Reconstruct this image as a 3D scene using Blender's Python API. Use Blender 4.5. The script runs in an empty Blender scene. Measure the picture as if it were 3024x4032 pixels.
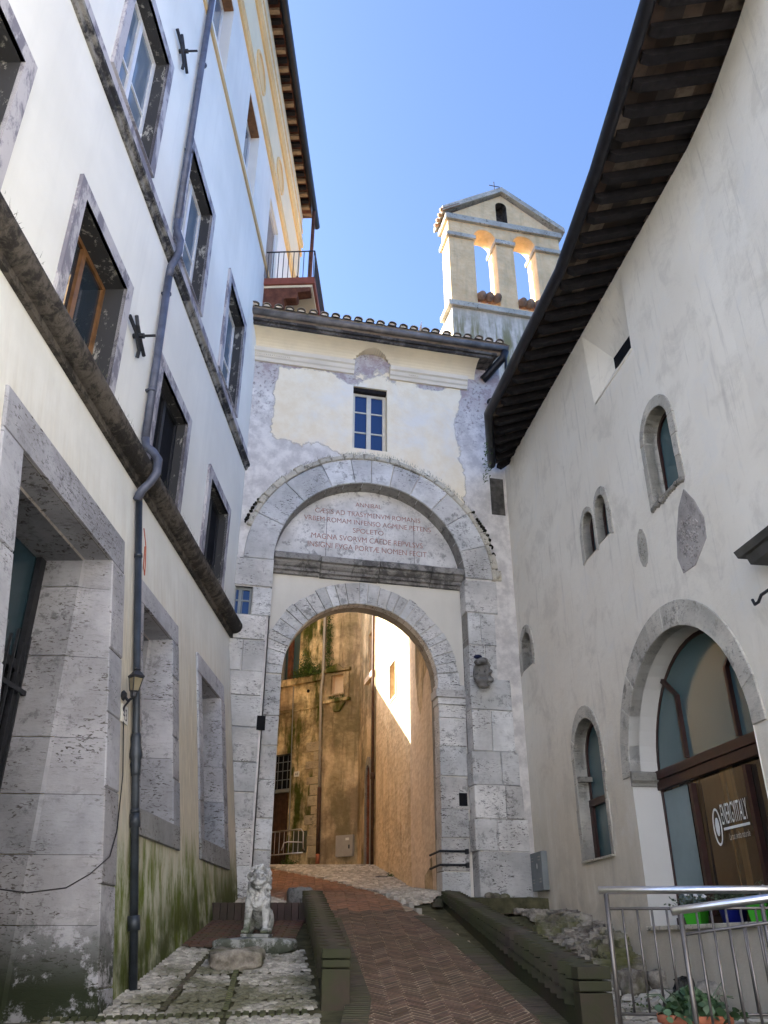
import bpy, bmesh, math, random
from mathutils import Vector, Matrix
from mathutils.geometry import tessellate_polygon
random.seed(11)
R = math.radians
scene = bpy.context.scene

# ------------------------------------------------------------------ camera
EYE = 1.6
PITCH = math.atan(1704/3261)
cam_d = bpy.data.cameras.new('camera')
cam = bpy.data.objects.new('camera', cam_d)
scene.collection.objects.link(cam)
cam.location = (0, 0, EYE)
cam.rotation_euler = (math.pi/2 + PITCH, 0, 0)
cam_d.sensor_fit = 'AUTO'
cam_d.sensor_width = 36
cam_d.lens = 36*3261/4032
cam_d.clip_start = 0.05
cam_d.clip_end = 2000
scene.camera = cam

# ------------------------------------------------------------------ light
SUN_EL = R(24)
SUN_DIR = Vector((-0.990*math.cos(SUN_EL), 0.139*math.cos(SUN_EL), math.sin(SUN_EL)))
SUN_AZ = math.atan2(SUN_DIR.x, SUN_DIR.y)          # clockwise from +Y
world = bpy.data.worlds.new('World')
scene.world = world
world.use_nodes = True
wn = world.node_tree.nodes
wn.clear()
w_out = wn.new('ShaderNodeOutputWorld')
w_bg = wn.new('ShaderNodeBackground')
w_sky = wn.new('ShaderNodeTexSky')
w_sky.sky_type = 'NISHITA'
w_sky.sun_disc = False
w_sky.sun_elevation = SUN_EL
w_sky.sun_rotation = SUN_AZ
w_sky.altitude = 300
w_sky.air_density = 0.6
w_sky.dust_density = 3.6
w_sky.ozone_density = 4.8
w_bg.inputs['Strength'].default_value = 0.15
world.node_tree.links.new(w_sky.outputs[0], w_bg.inputs['Color'])
world.node_tree.links.new(w_bg.outputs[0], w_out.inputs['Surface'])
sun_d = bpy.data.lights.new('sun', 'SUN')
sun_d.energy = 5.0
sun_d.angle = R(0.5)
sun_d.color = (1.0, 0.92, 0.80)
sun = bpy.data.objects.new('sun', sun_d)
scene.collection.objects.link(sun)
sun.location = SUN_DIR*60
sun.rotation_euler = SUN_DIR.to_track_quat('Z', 'Y').to_euler()
scene.view_settings.view_transform = 'Standard'
scene.view_settings.look = 'None'
scene.view_settings.exposure = 2.3
scene.view_settings.gamma = 1
scene.cycles.max_bounces = 12
scene.cycles.diffuse_bounces = 8
scene.cycles.glossy_bounces = 4
scene.cycles.caustics_reflective = False
scene.cycles.caustics_refractive = False
scene.cycles.use_denoising = True

# ------------------------------------------------------------------ helpers
class Pl:
    """A wall plane: u along the wall, v up, d out towards the street."""
    def __init__(s, o, u, v=(0, 0, 1)):
        s.o = Vector(o); s.u = Vector(u).normalized(); s.v = Vector(v)
        s.n = s.u.cross(s.v).normalized()
    def p(s, u, v, d=0.0):
        return s.o + s.u*u + s.v*v + s.n*d

def arch(u0, u1, z0, zs, rise, n=18):
    c = (u0+u1)/2; a = (u1-u0)/2
    pts = [(u0, z0), (u1, z0)]
    for i in range(n+1):
        t = math.pi*i/n
        pts.append((c+a*math.cos(t), zs+rise*math.sin(t)))
    return pts

def rect(u0, u1, z0, z1):
    return [(u0, z0), (u1, z0), (u1, z1), (u0, z1)]

class MB:
    def __init__(s):
        s.v = []; s.f = []; s.mi = []; s.cols = []
    def face(s, pts, m=0, col=None):
        b = len(s.v)
        s.v += [Vector(p) for p in pts]
        s.f.append(tuple(range(b, b+len(pts)))); s.mi.append(m); s.cols.append(col)
    def mesh(s, verts, faces, m=0, col=None):
        b = len(s.v)
        s.v += [Vector(p) for p in verts]
        for f in faces:
            s.f.append(tuple(b+i for i in f)); s.mi.append(m); s.cols.append(col)
    def prism(s, pts, vec, m=0, col=None):
        n = len(pts); vec = Vector(vec)
        a = [Vector(p) for p in pts]; b = [p+vec for p in a]
        fs = [tuple(range(n))[::-1], tuple(range(n, 2*n))]
        for i in range(n):
            j = (i+1) % n
            fs.append((i, j, n+j, n+i))
        s.mesh(a+b, fs, m, col)
    def box(s, c, sx, sy, sz, rz=0.0, m=0, col=None):
        """centre of the base, sizes, turn about z"""
        ca, sa = math.cos(rz), math.sin(rz)
        pts = []
        for x, y in ((-1, -1), (1, -1), (1, 1), (-1, 1)):
            lx, ly = x*sx/2, y*sy/2
            pts.append((c[0]+lx*ca-ly*sa, c[1]+lx*sa+ly*ca, c[2]))
        s.prism(pts, (0, 0, sz), m, col)
    def pbox(s, pl, u0, u1, v0, v1, d0, d1, m=0, col=None):
        q = [pl.p(u0, v0, d0), pl.p(u1, v0, d0), pl.p(u1, v1, d0), pl.p(u0, v1, d0)]
        s.prism(q, pl.n*(d1-d0), m, col)
    def stone(s, pl, poly, d0, d1, bev=0.012, m=0, col=None):
        """a dressed block: polygon in the plane with a chamfered front"""
        cu = sum(p[0] for p in poly)/len(poly); cv = sum(p[1] for p in poly)/len(poly)
        n = len(poly)
        ins = []
        for u, v in poly:
            du, dv = cu-u, cv-v
            L = math.hypot(du, dv) or 1
            k = bev*1.3/L
            ins.append((u+du*k, v+dv*k))
        A = [pl.p(u, v, d0) for u, v in poly]
        B = [pl.p(u, v, d1-bev) for u, v in poly]
        Cc = [pl.p(u, v, d1) for u, v in ins]
        fs = []
        for i in range(n):
            j = (i+1) % n
            fs += [(i, j, n+j, n+i), (n+i, n+j, 2*n+j, 2*n+i)]
        fs.append(tuple(range(2*n, 3*n)))
        s.mesh(A+B+Cc, fs, m, col)
    def loops(s, A, B, m=0, close=True):
        n = len(A); b = len(s.v)
        s.v += [Vector(p) for p in A]+[Vector(p) for p in B]
        for i in range(n if close else n-1):
            j = (i+1) % n
            s.f.append((b+i, b+j, b+n+j, b+n+i)); s.mi.append(m); s.cols.append(None)
    def fill(s, polys, m=0):
        tri = tessellate_polygon([[Vector(p) for p in q] for q in polys])
        flat = [Vector(p) for q in polys for p in q]
        s.mesh(flat, [tuple(t) for t in tri], m)
    def wall(s, pl, outer, holes=(), d=0.0, m=0):
        s2 = [[Vector((u, v, 0)) for u, v in q] for q in [outer]+list(holes)]
        tri = tessellate_polygon(s2)
        flat = [pl.p(u, v, d) for q in [outer]+list(holes) for u, v in q]
        s.mesh(flat, [tuple(t) for t in tri], m)
    def ring(s, pl, outer, inner, d0, d1, m=0):
        """frame between two outlines of equal length, standing from d0 to d1"""
        o0 = [pl.p(u, v, d0) for u, v in outer]; o1 = [pl.p(u, v, d1) for u, v in outer]
        i0 = [pl.p(u, v, d0) for u, v in inner]; i1 = [pl.p(u, v, d1) for u, v in inner]
        s.loops(o0, o1, m); s.loops(o1, i1, m); s.loops(i1, i0, m)
    def tube(s, path, r, n=8, m=0, cap=True, col=None):
        path = [Vector(p) for p in path]
        b = len(s.v); up = Vector((0, 0, 1)); k = len(path)
        rs = r if isinstance(r, (list, tuple)) else [r]*k
        prev = None
        for i, p in enumerate(path):
            t = (path[min(i+1, k-1)]-path[max(i-1, 0)]).normalized()
            if prev is None:
                a = t.cross(up)
                if a.length < 0.05: a = t.cross(Vector((1, 0, 0)))
            else:
                a = prev - t*prev.dot(t)
            a.normalize(); prev = a
            c = t.cross(a)
            for j in range(n):
                w = 2*math.pi*j/n
                s.v.append(p+(a*math.cos(w)+c*math.sin(w))*rs[i])
        for i in range(k-1):
            for j in range(n):
                jj = (j+1) % n
                s.f.append((b+i*n+j, b+i*n+jj, b+(i+1)*n+jj, b+(i+1)*n+j)); s.mi.append(m); s.cols.append(col)
        if cap:
            s.f.append(tuple(b+j for j in range(n))[::-1]); s.mi.append(m); s.cols.append(col)
            s.f.append(tuple(b+(k-1)*n+j for j in range(n))); s.mi.append(m); s.cols.append(col)
    def lathe(s, prof, c, n=16, m=0, ax=None):
        c = Vector(c); b = len(s.v)
        q = (Vector(ax).to_track_quat('Z', 'Y') if ax is not None else None)
        for r, z in prof:
            for j in range(n):
                w = 2*math.pi*j/n
                p = Vector((r*math.cos(w), r*math.sin(w), z))
                if q: p = q @ p
                s.v.append(c+p)
        for i in range(len(prof)-1):
            for j in range(n):
                jj = (j+1) % n
                s.f.append((b+i*n+j, b+i*n+jj, b+(i+1)*n+jj, b+(i+1)*n+j)); s.mi.append(m); s.cols.append(None)
        s.f.append(tuple(b+j for j in range(n))[::-1]); s.mi.append(m); s.cols.append(None)
        s.f.append(tuple(b+(len(prof)-1)*n+j for j in range(n))); s.mi.append(m); s.cols.append(None)
    def sweep(s, prof, pl, u0, u1, m=0):
        """profile [(d, v)] run along the wall from u0 to u1"""
        A = [pl.p(u0, v, d) for d, v in prof]; B = [pl.p(u1, v, d) for d, v in prof]
        n = len(prof)
        fs = [(i, (i+1) % n, n+(i+1) % n, n+i) for i in range(n)]
        fs += [tuple(range(n))[::-1], tuple(range(n, 2*n))]
        s.mesh(A+B, fs, m)
    def ball(s, c, r, n=8, m=0, rot=None):
        bm = bmesh.new()
        bmesh.ops.create_icosphere(bm, subdivisions=2 if n > 6 else 1, radius=1)
        b = len(s.v); rr = r if isinstance(r, (tuple, list)) else (r, r, r)
        for v in bm.verts:
            p = Vector((v.co.x*rr[0], v.co.y*rr[1], v.co.z*rr[2]))
            if rot is not None: p = rot @ p
            s.v.append(p+Vector(c))
        for f in bm.faces:
            s.f.append(tuple(b+v.index for v in f.verts)); s.mi.append(m); s.cols.append(None)
        bm.free()
    def chunk(s, c, r, rot, m=0, col=None):
        pts = []
        for x, y, z in ((-1, -1, -1), (1, -1, -1), (1, 1, -1), (-1, 1, -1), (-1, -1, 1), (1, -1, 1), (1, 1, 1), (-1, 1, 1)):
            p = Vector((x*r[0]*random.uniform(.6, 1), y*r[1]*random.uniform(.6, 1), z*r[2]*random.uniform(.65, 1)))
            pts.append(rot @ p+Vector(c))
        s.mesh(pts, [(3, 2, 1, 0), (4, 5, 6, 7), (0, 1, 5, 4), (1, 2, 6, 5), (2, 3, 7, 6), (3, 0, 4, 7)], m, col)
    def build(s, name, mats, parent=None, smooth=False, recalc=True, bevel=0.0, merge=False):
        me = bpy.data.meshes.new(name)
        me.from_pydata([tuple(v) for v in s.v], [], s.f)
        if not isinstance(mats, (list, tuple)): mats = [mats]
        for mm in mats: me.materials.append(mm)
        for i, p in enumerate(me.polygons):
            p.material_index = s.mi[i]
            p.use_smooth = smooth
        if any(c is not None for c in s.cols):
            at = me.color_attributes.new('tint', 'FLOAT_COLOR', 'CORNER')
            for i, p in enumerate(me.polygons):
                c = s.cols[i] or (0.5, 0.5, 0.5)
                for li in p.loop_indices: at.data[li].color = (c[0], c[1], c[2], 1)
        if recalc or merge:
            bm = bmesh.new(); bm.from_mesh(me)
            if merge: bmesh.ops.remove_doubles(bm, verts=bm.verts, dist=0.0005)
            bmesh.ops.recalc_face_normals(bm, faces=bm.faces)
            bm.to_mesh(me); bm.free()
        o = bpy.data.objects.new(name, me)
        scene.collection.objects.link(o)
        if parent is not None:
            o.parent = parent
            if parent.type == 'EMPTY':
                o.matrix_parent_inverse = Matrix.Translation(-parent.location)
        if bevel:
            bv = o.modifiers.new('bevel', 'BEVEL'); bv.width = bevel; bv.segments = 2
            bv.limit_method = 'ANGLE'; bv.angle_limit = R(35)
        return o

def thing(name, label, cat, loc, group=None):
    o = bpy.data.objects.new(name, None)
    scene.collection.objects.link(o)
    o.location = loc; o.empty_display_size = 0.3
    o['label'] = label; o['category'] = cat
    if group: o['group'] = group
    return o
def tag(o, label, cat, group=None):
    o['label'] = label; o['category'] = cat
    if group: o['group'] = group
    return o
def struct(o, kind='structure'):
    o['kind'] = kind
    return o
def remesh(o, voxel, smooth_it=4):
    m = o.modifiers.new('remesh', 'REMESH'); m.mode = 'VOXEL'; m.voxel_size = voxel
    m.use_smooth_shade = True
    if smooth_it:
        s = o.modifiers.new('smooth', 'SMOOTH'); s.iterations = smooth_it; s.factor = 0.5
    dg = bpy.context.evaluated_depsgraph_get()
    me = bpy.data.meshes.new_from_object(o.evaluated_get(dg))
    mats = [x for x in o.data.materials]
    o.modifiers.clear()
    o.data = me
    me.materials.clear()
    for x in mats: me.materials.append(x)
    for p in me.polygons: p.use_smooth = True
def dup(root, loc, rotz=None, label=None, group=None):
    r = root.copy(); scene.collection.objects.link(r); r.location = loc
    if rotz is not None: r.rotation_euler = (0, 0, rotz)
    if label: r['label'] = label
    if group: r['group'] = group
    for ch in list(root.children):
        c = ch.copy(); scene.collection.objects.link(c); c.parent = r
        for g in ch.children:
            d = g.copy(); scene.collection.objects.link(d); d.parent = c
    return r
def text_on(pl, s, uc, v0, width, height, d, mat, parent, name='lettering', thick=0.004, shear=0.0):
    cu = bpy.data.curves.new(name, 'FONT'); cu.body = s; cu.size = 1; cu.extrude = 0.0
    ob = bpy.data.objects.new(name, cu); scene.collection.objects.link(ob)
    dg = bpy.context.evaluated_depsgraph_get()
    me = bpy.data.meshes.new_from_object(ob.evaluated_get(dg))
    bpy.data.objects.remove(ob); bpy.data.curves.remove(cu)
    xs = [v.co.x for v in me.vertices]; ys = [v.co.y for v in me.vertices]
    x0, x1, y1 = min(xs), max(xs), max(ys)
    bm = bmesh.new(); bm.from_mesh(me); bpy.data.meshes.remove(me)
    bm.faces.ensure_lookup_table(); seen = set(); isl = []
    for f in bm.faces:                       # letters as islands, islands gathered into words
        if f.index in seen: continue
        st = [f]; seen.add(f.index); fs = []
        while st:
            g = st.pop(); fs.append(g)
            for e in g.edges:
                for h in e.link_faces:
                    if h.index not in seen: seen.add(h.index); st.append(h)
        vx = [v.co.x for g in fs for v in g.verts]; isl.append((min(vx), max(vx), fs))
    isl.sort(key=lambda t: t[0]); words = []
    for a, b, fs in isl:
        if words and a-words[-1][0] < 0.17: words[-1][1].extend(fs); words[-1][0] = max(words[-1][0], b)
        else: words.append([b, list(fs)])
    out = None
    for _, fs in words:
        vs = []; idx = {}; faces = []
        for g in fs:
            q = []
            for v in g.verts:
                if v not in idx:
                    idx[v] = len(vs); vs.append(tuple(pl.p(uc+((v.co.x-x0)/(x1-x0)-0.5)*width, v0+v.co.y/y1*height, d)))
                q.append(idx[v])
            faces.append(q)
        m2 = bpy.data.meshes.new(name); m2.from_pydata(vs, [], faces); m2.materials.append(mat)
        out = bpy.data.objects.new(name, m2); scene.collection.objects.link(out)
        if parent is not None:
            out.parent = parent
            if parent.type == 'EMPTY': out.matrix_parent_inverse = Matrix.Translation(-parent.location)
    bm.free()
    return out

# ------------------------------------------------------------------ node materials
class G:
    def __init__(s, name, rough=0.85, spec=0.3, metal=0.0):
        s.m = bpy.data.materials.new(name); s.m.use_nodes = True
        s.t = s.m.node_tree; s.b = s.t.nodes['Principled BSDF']
        s.b.inputs['Roughness'].default_value = rough
        s.b.inputs['Specular IOR Level'].default_value = spec
        s.b.inputs['Metallic'].default_value = metal
        s._pos = None
    def N(s, t): return s.t.nodes.new(t)
    def L(s, a, b): s.t.links.new(a, b)
    def set(s, inp, val):
        if hasattr(val, 'is_output') or isinstance(val, bpy.types.NodeSocket): s.L(val, inp)
        elif isinstance(val, (tuple, list)) and len(val) == 3 and inp.type == 'RGBA': inp.default_value = (*val, 1)
        else: inp.default_value = val
    @property
    def pos(s):
        if s._pos is None: s._pos = s.N('ShaderNodeNewGeometry').outputs['Position']
        return s._pos
    def obj(s): return s.N('ShaderNodeTexCoord').outputs['Object']
    def xyz(s, vec=None):
        n = s.N('ShaderNodeSeparateXYZ'); s.L(vec or s.pos, n.inputs[0]); return n.outputs
    def map(s, scale=(1, 1, 1), rot=(0, 0, 0), vec=None, loc=(0, 0, 0)):
        n = s.N('ShaderNodeMapping'); s.L(vec or s.pos, n.inputs[0])
        n.inputs['Scale'].default_value = scale; n.inputs['Rotation'].default_value = rot
        n.inputs['Location'].default_value = loc
        return n.outputs[0]
    def noise(s, scale, detail=5, rough=0.6, vec=None, dist=0.0):
        n = s.N('ShaderNodeTexNoise'); s.L(vec or s.pos, n.inputs['Vector'])
        n.inputs['Scale'].default_value = scale; n.inputs['Detail'].default_value = detail
        n.inputs['Roughness'].default_value = rough; n.inputs['Distortion'].default_value = dist
        return n.outputs['Fac']
    def vor(s, scale, feat='F1', vec=None, out='Distance', rand=1.0):
        n = s.N('ShaderNodeTexVoronoi'); s.L(vec or s.pos, n.inputs['Vector'])
        n.feature = feat; n.inputs['Scale'].default_value = scale
        n.inputs['Randomness'].default_value = rand
        return n.outputs[out]
    def ramp(s, fac, stops, interp='LINEAR'):
        n = s.N('ShaderNodeValToRGB'); s.L(fac, n.inputs[0]); r = n.color_ramp; r.interpolation = interp
        while len(r.elements) < len(stops): r.elements.new(0.5)
        for e, (p, c) in zip(r.elements, stops):
            e.position = p; e.color = (*c, 1) if not isinstance(c, (int, float)) else (c, c, c, 1)
        return n.outputs[0]
    def mr(s, val, a, b, c=0.0, d=1.0, smooth=True):
        n = s.N('ShaderNodeMapRange'); s.set(n.inputs[0], val)
        n.interpolation_type = 'SMOOTHSTEP' if smooth else 'LINEAR'
        for i, x in zip((1, 2, 3, 4), (a, b, c, d)): n.inputs[i].default_value = x
        return n.outputs[0]
    def mix(s, fac, a, b, mode='MIX'):
        n = s.N('ShaderNodeMix'); n.data_type = 'RGBA'; n.blend_type = mode
        s.set(n.inputs[0], fac); s.set(n.inputs[6], a); s.set(n.inputs[7], b)
        return n.outputs[2]
    def op(s, o, a, b=0.0, clamp=False):
        n = s.N('ShaderNodeMath'); n.operation = o; n.use_clamp = clamp
        s.set(n.inputs[0], a); s.set(n.inputs[1], b)
        return n.outputs[0]
    def tint(s):
        n = s.N('ShaderNodeAttribute'); n.attribute_name = 'tint'
        return n.outputs['Color']
    def bump(s, h, strength=0.3, dist=0.02):
        n = s.N('ShaderNodeBump'); s.L(h, n.inputs['Height'])
        n.inputs['Strength'].default_value = strength; n.inputs['Distance'].default_value = dist
        s.L(n.outputs[0], s.b.inputs['Normal'])
    def col(s, c): s.set(s.b.inputs['Base Color'], c)
    def rough(s, c): s.set(s.b.inputs['Roughness'], c)

def simple(name, c, rough=0.6, spec=0.4, metal=0.0, var=0.25, sc=6.0, bump=0.0):
    g = G(name, rough, spec, metal)
    k = tuple(x*(1-var) for x in c); h = tuple(min(1, x*(1+var)) for x in c)
    f = g.noise(sc, 5, 0.6)
    g.col(g.ramp(f, [(0.3, k), (0.7, h)]))
    if bump: g.bump(g.noise(sc*6, 4), bump, 0.01)
    return g.m

def plaster(name, c, streak=0.06, big=0.08, warm=None):
    g = G(name, 0.9, 0.2)
    a = g.noise(0.5, 5, 0.55); b = g.noise(1.2, 5, 0.6, g.map((2.2, 2.2, 0.18)))
    k = tuple(x*(1-big) for x in c); h = tuple(min(1, x*(1+big*0.6)) for x in c)
    col = g.mix(g.mr(a, 0.3, 0.7), k, h)
    col = g.mix(g.op('MULTIPLY', g.mr(b, 0.45, 0.8), streak*6), col, tuple(x*0.8 for x in c))
    g.col(col)
    hgt = g.op('ADD', g.noise(9, 5, 0.6), g.op('MULTIPLY', g.noise(70, 3, 0.6), 0.25))
    g.bump(hgt, 0.25, 0.012)
    return g

def travertine(name, base=(0.47, 0.46, 0.44), dark=(0.13, 0.12, 0.115), pits=0.5, moss=None, tintmix=0.5, lay=(1, 1, 3)):
    g = G(name, 0.85, 0.25)
    a = g.noise(1.3, 6, 0.62); b = g.noise(7, 6, 0.7, g.map(lay))
    col = g.mix(g.mr(a, 0.3, 0.72), tuple(x*0.72 for x in base), tuple(min(1, x*1.13) for x in base))
    col = g.mix(g.mr(b, 0.52, 0.75, 0, 0.65), col, tuple(x*0.55 for x in base))
    pv = g.noise(15, 3, 0.6, g.map(lay), 0.8)
    pit = g.op('MULTIPLY', g.mr(pv, 0.57, 0.64), g.mr(g.noise(1.5, 4), 0.42, 0.60))
    lich = g.op('MULTIPLY', g.mr(g.noise(5.5, 7, 0.78), 0.52, 0.62), g.mr(g.noise(0.9, 4), 0.38, 0.58))
    col = g.mix(g.op('MULTIPLY', lich, 0.75), col, tuple(x*0.32 for x in base))
    col = g.mix(g.op('MULTIPLY', pit, pits*1.7, True), col, dark)
    if tintmix:
        col = g.mix(tintmix, col, g.mix(1.0, col, g.tint(), 'MULTIPLY')) if tintmix < 1 else col
    if moss:
        z0, z1, mc = moss
        z = g.xyz()[2]
        mf = g.op('MULTIPLY', g.mr(z, z0, z1), g.mr(g.noise(2.2, 8, 0.75), 0.42, 0.50), True)
        col = g.mix(mf, col, mc)
    g.col(col)
    h = g.op('SUBTRACT', g.op('ADD', b, g.op('MULTIPLY', a, 0.8)), g.op('MULTIPLY', pit, 0.9))
    g.bump(h, 0.55, 0.02)
    return g.m

def weathered(name, c, d, sc):
    g = G(name, 0.9, 0.2)
    a = g.noise(sc, 7, 0.72, None, 0.5); b = g.noise(sc*4.5, 6, 0.7); e = g.noise(0.9, 4, 0.6)
    col = g.mix(g.mr(g.op('ADD', a, g.op('MULTIPLY', g.op('SUBTRACT', e, 0.5), 0.7)), 0.40, 0.60), d, c)
    col = g.mix(g.mr(b, 0.55, 0.7, 0, 0.75), col, d)
    g.col(col); g.bump(g.op('ADD', g.op('MULTIPLY', a, 1.3), b), 0.8, 0.03)
    return g.m

# --- named materials
g = plaster('cream_plaster', (0.80, 0.785, 0.715))
CREAM = g.m
g = plaster('ochre_frieze_paint', (0.80, 0.56, 0.27), 0.03, 0.1); OCHRE = g.m
g = plaster('pale_frieze_paint', (0.82, 0.70, 0.47), 0.03, 0.08); OCHRE_PALE = g.m
g = plaster('tan_band_paint', (0.60, 0.43, 0.22), 0.02, 0.1); TANBAND = g.m

def scarp_mat():
    g = G('weathered_scarp_plaster', 0.92, 0.2)
    x, y, z = g.xyz()
    st = g.noise(2.2, 6, 0.62, g.map((3.2, 3.2, 0.16)))
    st2 = g.noise(5.0, 5, 0.6, g.map((4.5, 4.5, 0.12)))
    bl = g.noise(1.1, 6, 0.65)
    col = g.mix(g.mr(bl, 0.3, 0.7), (0.70, 0.69, 0.63), (0.78, 0.77, 0.71))
    tan = g.op('MULTIPLY', g.mr(g.op('ADD', z, g.op('MULTIPLY', st, 2.4)), 8.2, 5.2), g.mr(st2, 0.25, 0.6, 0.55, 1.0))
    col = g.mix(tan, col, g.mix(g.mr(st2, 0.35, 0.65), (0.38, 0.32, 0.23), (0.62, 0.56, 0.44)))
    ms = g.op('ADD', z, g.op('MULTIPLY', g.op('SUBTRACT', st, 0.5), 2.2))
    mf = g.mr(ms, 3.15, 2.2)
    mcol = g.mix(g.mr(g.noise(2.6, 6, 0.7, g.map((1.6, 1.6, 0.5))), 0.38, 0.62), (0.115, 0.15, 0.014), (0.52, 0.51, 0.40))
    col = g.mix(mf, col, mcol)
    low = g.op('MULTIPLY', g.mr(g.op('SUBTRACT', z, g.op('MULTIPLY', y, 0.187)), 0.35, -0.55), g.mr(bl, 0.3, 0.55))
    col = g.mix(low, col, (0.045, 0.055, 0.012))
    g.col(col)
    g.bump(g.op('ADD', g.noise(10, 5), g.op('MULTIPLY', g.noise(60, 3), 0.3)), 0.3, 0.012)
    return g.m
SCARP = scarp_mat()
STONE = travertine('travertine_blocks', (0.68, 0.67, 0.65), pits=0.8, tintmix=0.7)
PORTAL = travertine('mossy_travertine_portal', (0.43, 0.43, 0.46), moss=(2.1, 1.2, (0.022, 0.028, 0.014)), pits=0.9, tintmix=0.8)
TORUS = weathered('dark_stone_cordon', (0.125, 0.108, 0.09), (0.035, 0.031, 0.028), 7.0)
CORNICE = weathered('black_streaked_cornice', (0.27, 0.255, 0.225), (0.032, 0.032, 0.035), 3.5)
CORNICE2 = weathered('dark_grey_gate_cornice', (0.30, 0.285, 0.265), (0.11, 0.105, 0.10), 4.0)
def surround_mat():
    g = G('flaking_painted_window_surround', 0.85, 0.25)
    f = g.noise(2.2, 7, 0.72, g.map((1, 1, 0.6)), 0.4); f2 = g.noise(9, 5, 0.7)
    col = g.mix(g.mr(f, 0.44, 0.54), (0.20, 0.19, 0.22), (0.46, 0.44, 0.45))
    col = g.mix(g.mr(f2, 0.6, 0.72, 0, 0.6), col, (0.10, 0.10, 0.11))
    g.col(col); g.bump(g.op('ADD', f, f2), 0.4, 0.012); return g.m
SURROUND = surround_mat()
def flake_mat():
    g = G('flaking_window_reveal', 0.9, 0.2)
    f = g.noise(7.0, 7, 0.75, g.map((1, 1, 0.5)), 0.3)
    g.col(g.mix(g.mr(f, 0.56, 0.63), (0.05, 0.05, 0.052), (0.34, 0.33, 0.29)))
    g.bump(f, 0.4, 0.012); return g.m
REVEAL = flake_mat()
def gate_mat():
    g = G('patched_gate_plaster', 0.92, 0.2)
    x, y, z = g.xyz()
    big = g.noise(0.9, 7, 0.62, None, 0.3); fine = g.noise(3.2, 7, 0.68); f3 = g.noise(12, 5, 0.65)
    cream = g.mix(g.mr(fine, 0.3, 0.7), (0.78, 0.67, 0.48), (0.84, 0.76, 0.60))
    cream = g.mix(g.mr(big, 0.45, 0.7, 0, 0.8), cream, (0.74, 0.72, 0.67))
    grey = g.mix(g.mr(fine, 0.35, 0.65), (0.50, 0.475, 0.455), (0.72, 0.69, 0.65))
    grey = g.mix(g.op('MULTIPLY', g.mr(f3, 0.5, 0.66), g.mr(z, 11.3, 13.4)), grey, (0.22, 0.19, 0.19))
    left = g.mr(x, -1.85, -3.1); right = g.mr(x, 1.35, 2.25)
    band = g.op('MULTIPLY', g.op('MULTIPLY', g.mr(z, 12.2, 11.2), g.mr(x, -0.5, -1.3)), 0.8)
    edge = g.op('MAXIMUM', g.op('MAXIMUM', left, right), band)
    up = g.op('MULTIPLY', g.mr(z, 13.1, 13.85), 0.55)
    val = g.op('ADD', g.op('MAXIMUM', edge, up), g.op('MULTIPLY', g.op('SUBTRACT', big, 0.5), 1.5))
    m = g.mr(val, 0.50, 0.53)
    col = g.mix(m, cream, grey)
    lil = g.op('MULTIPLY', m, g.mr(z, 12.9, 13.7))
    col = g.mix(g.op('MULTIPLY', lil, g.mr(fine, 0.35, 0.6)), col, (0.36, 0.29, 0.29))
    rim = g.op('MULTIPLY', g.mr(val, 0.46, 0.5), g.mr(val, 0.535, 0.51))
    col = g.mix(g.op('MULTIPLY', rim, 0.55), col, (0.30, 0.27, 0.25))
    g.col(col)
    h = g.op('SUBTRACT', g.op('ADD', g.op('MULTIPLY', f3, 0.4), fine), g.op('MULTIPLY', m, 0.9))
    g.bump(h, 0.5, 0.02); return g.m
GATEPL = gate_mat()
g = plaster('grey_beige_gate_infill', (0.66, 0.63, 0.56), 0.05, 0.12); INFILL = g.m
g = plaster('cream_cove_plaster', (0.74, 0.64, 0.46), 0.06, 0.14); COVE = g.m
g = plaster('moulding_plaster', (0.68, 0.61, 0.49), 0.05, 0.14); MOULD = g.m
def right_mat():
    g = G('grey_beige_house_plaster', 0.92, 0.2)
    x, y, z = g.xyz()
    big = g.noise(0.55, 6, 0.6); st = g.noise(1.6, 6, 0.62, g.map((2.4, 2.4, 0.35)))
    col = g.mix(g.mr(big, 0.3, 0.7), (0.77, 0.72, 0.62), (0.83, 0.79, 0.70))
    low = g.op('MULTIPLY', g.mr(g.op('ADD', z, g.op('MULTIPLY', st, 3.0)), 7.4, 4.4), g.mr(st, 0.25, 0.6, 0.3, 1.0))
    col = g.mix(g.op('MULTIPLY', low, 0.75), col, (0.58, 0.52, 0.41))
    col = g.mix(g.mr(st, 0.6, 0.78, 0, 0.45), col, (0.42, 0.385, 0.33))
    bl = g.noise(1.4, 7, 0.7, None, 0.4)
    col = g.mix(g.mr(bl, 0.50, 0.66, 0, 0.35), col, (0.50, 0.46, 0.385))
    col = g.mix(g.mr(bl, 0.46, 0.34, 0, 0.35), col, (0.74, 0.725, 0.68))
    st3 = g.noise(3.0, 6, 0.65, g.map((3.4, 3.4, 0.22)))
    col = g.mix(g.op('MULTIPLY', g.mr(st3, 0.56, 0.72), g.mr(z, 5.0, 9.0, 0.2, 0.45)), col, (0.47, 0.44, 0.385))
    damp = g.op('MULTIPLY', g.mr(g.op('SUBTRACT', z, g.op('MULTIPLY', bl, 1.8)), 1.6, 0.6), 0.6)
    col = g.mix(damp, col, (0.36, 0.33, 0.265))
    g.col(col)
    h = g.op('ADD', g.noise(2.6, 5, 0.6), g.op('MULTIPLY', g.noise(45, 4, 0.6), 0.18))
    g.bump(h, 0.4, 0.04); return g.m
RIGHTPL = right_mat()
g = plaster('white_door_reveal_plaster', (0.66, 0.64, 0.60), 0.03, 0.06); REVPL = g.m
RSTONE = travertine('beige_dressed_stone', (0.56, 0.53, 0.46), (0.16, 0.15, 0.13), pits=0.35)
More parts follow.
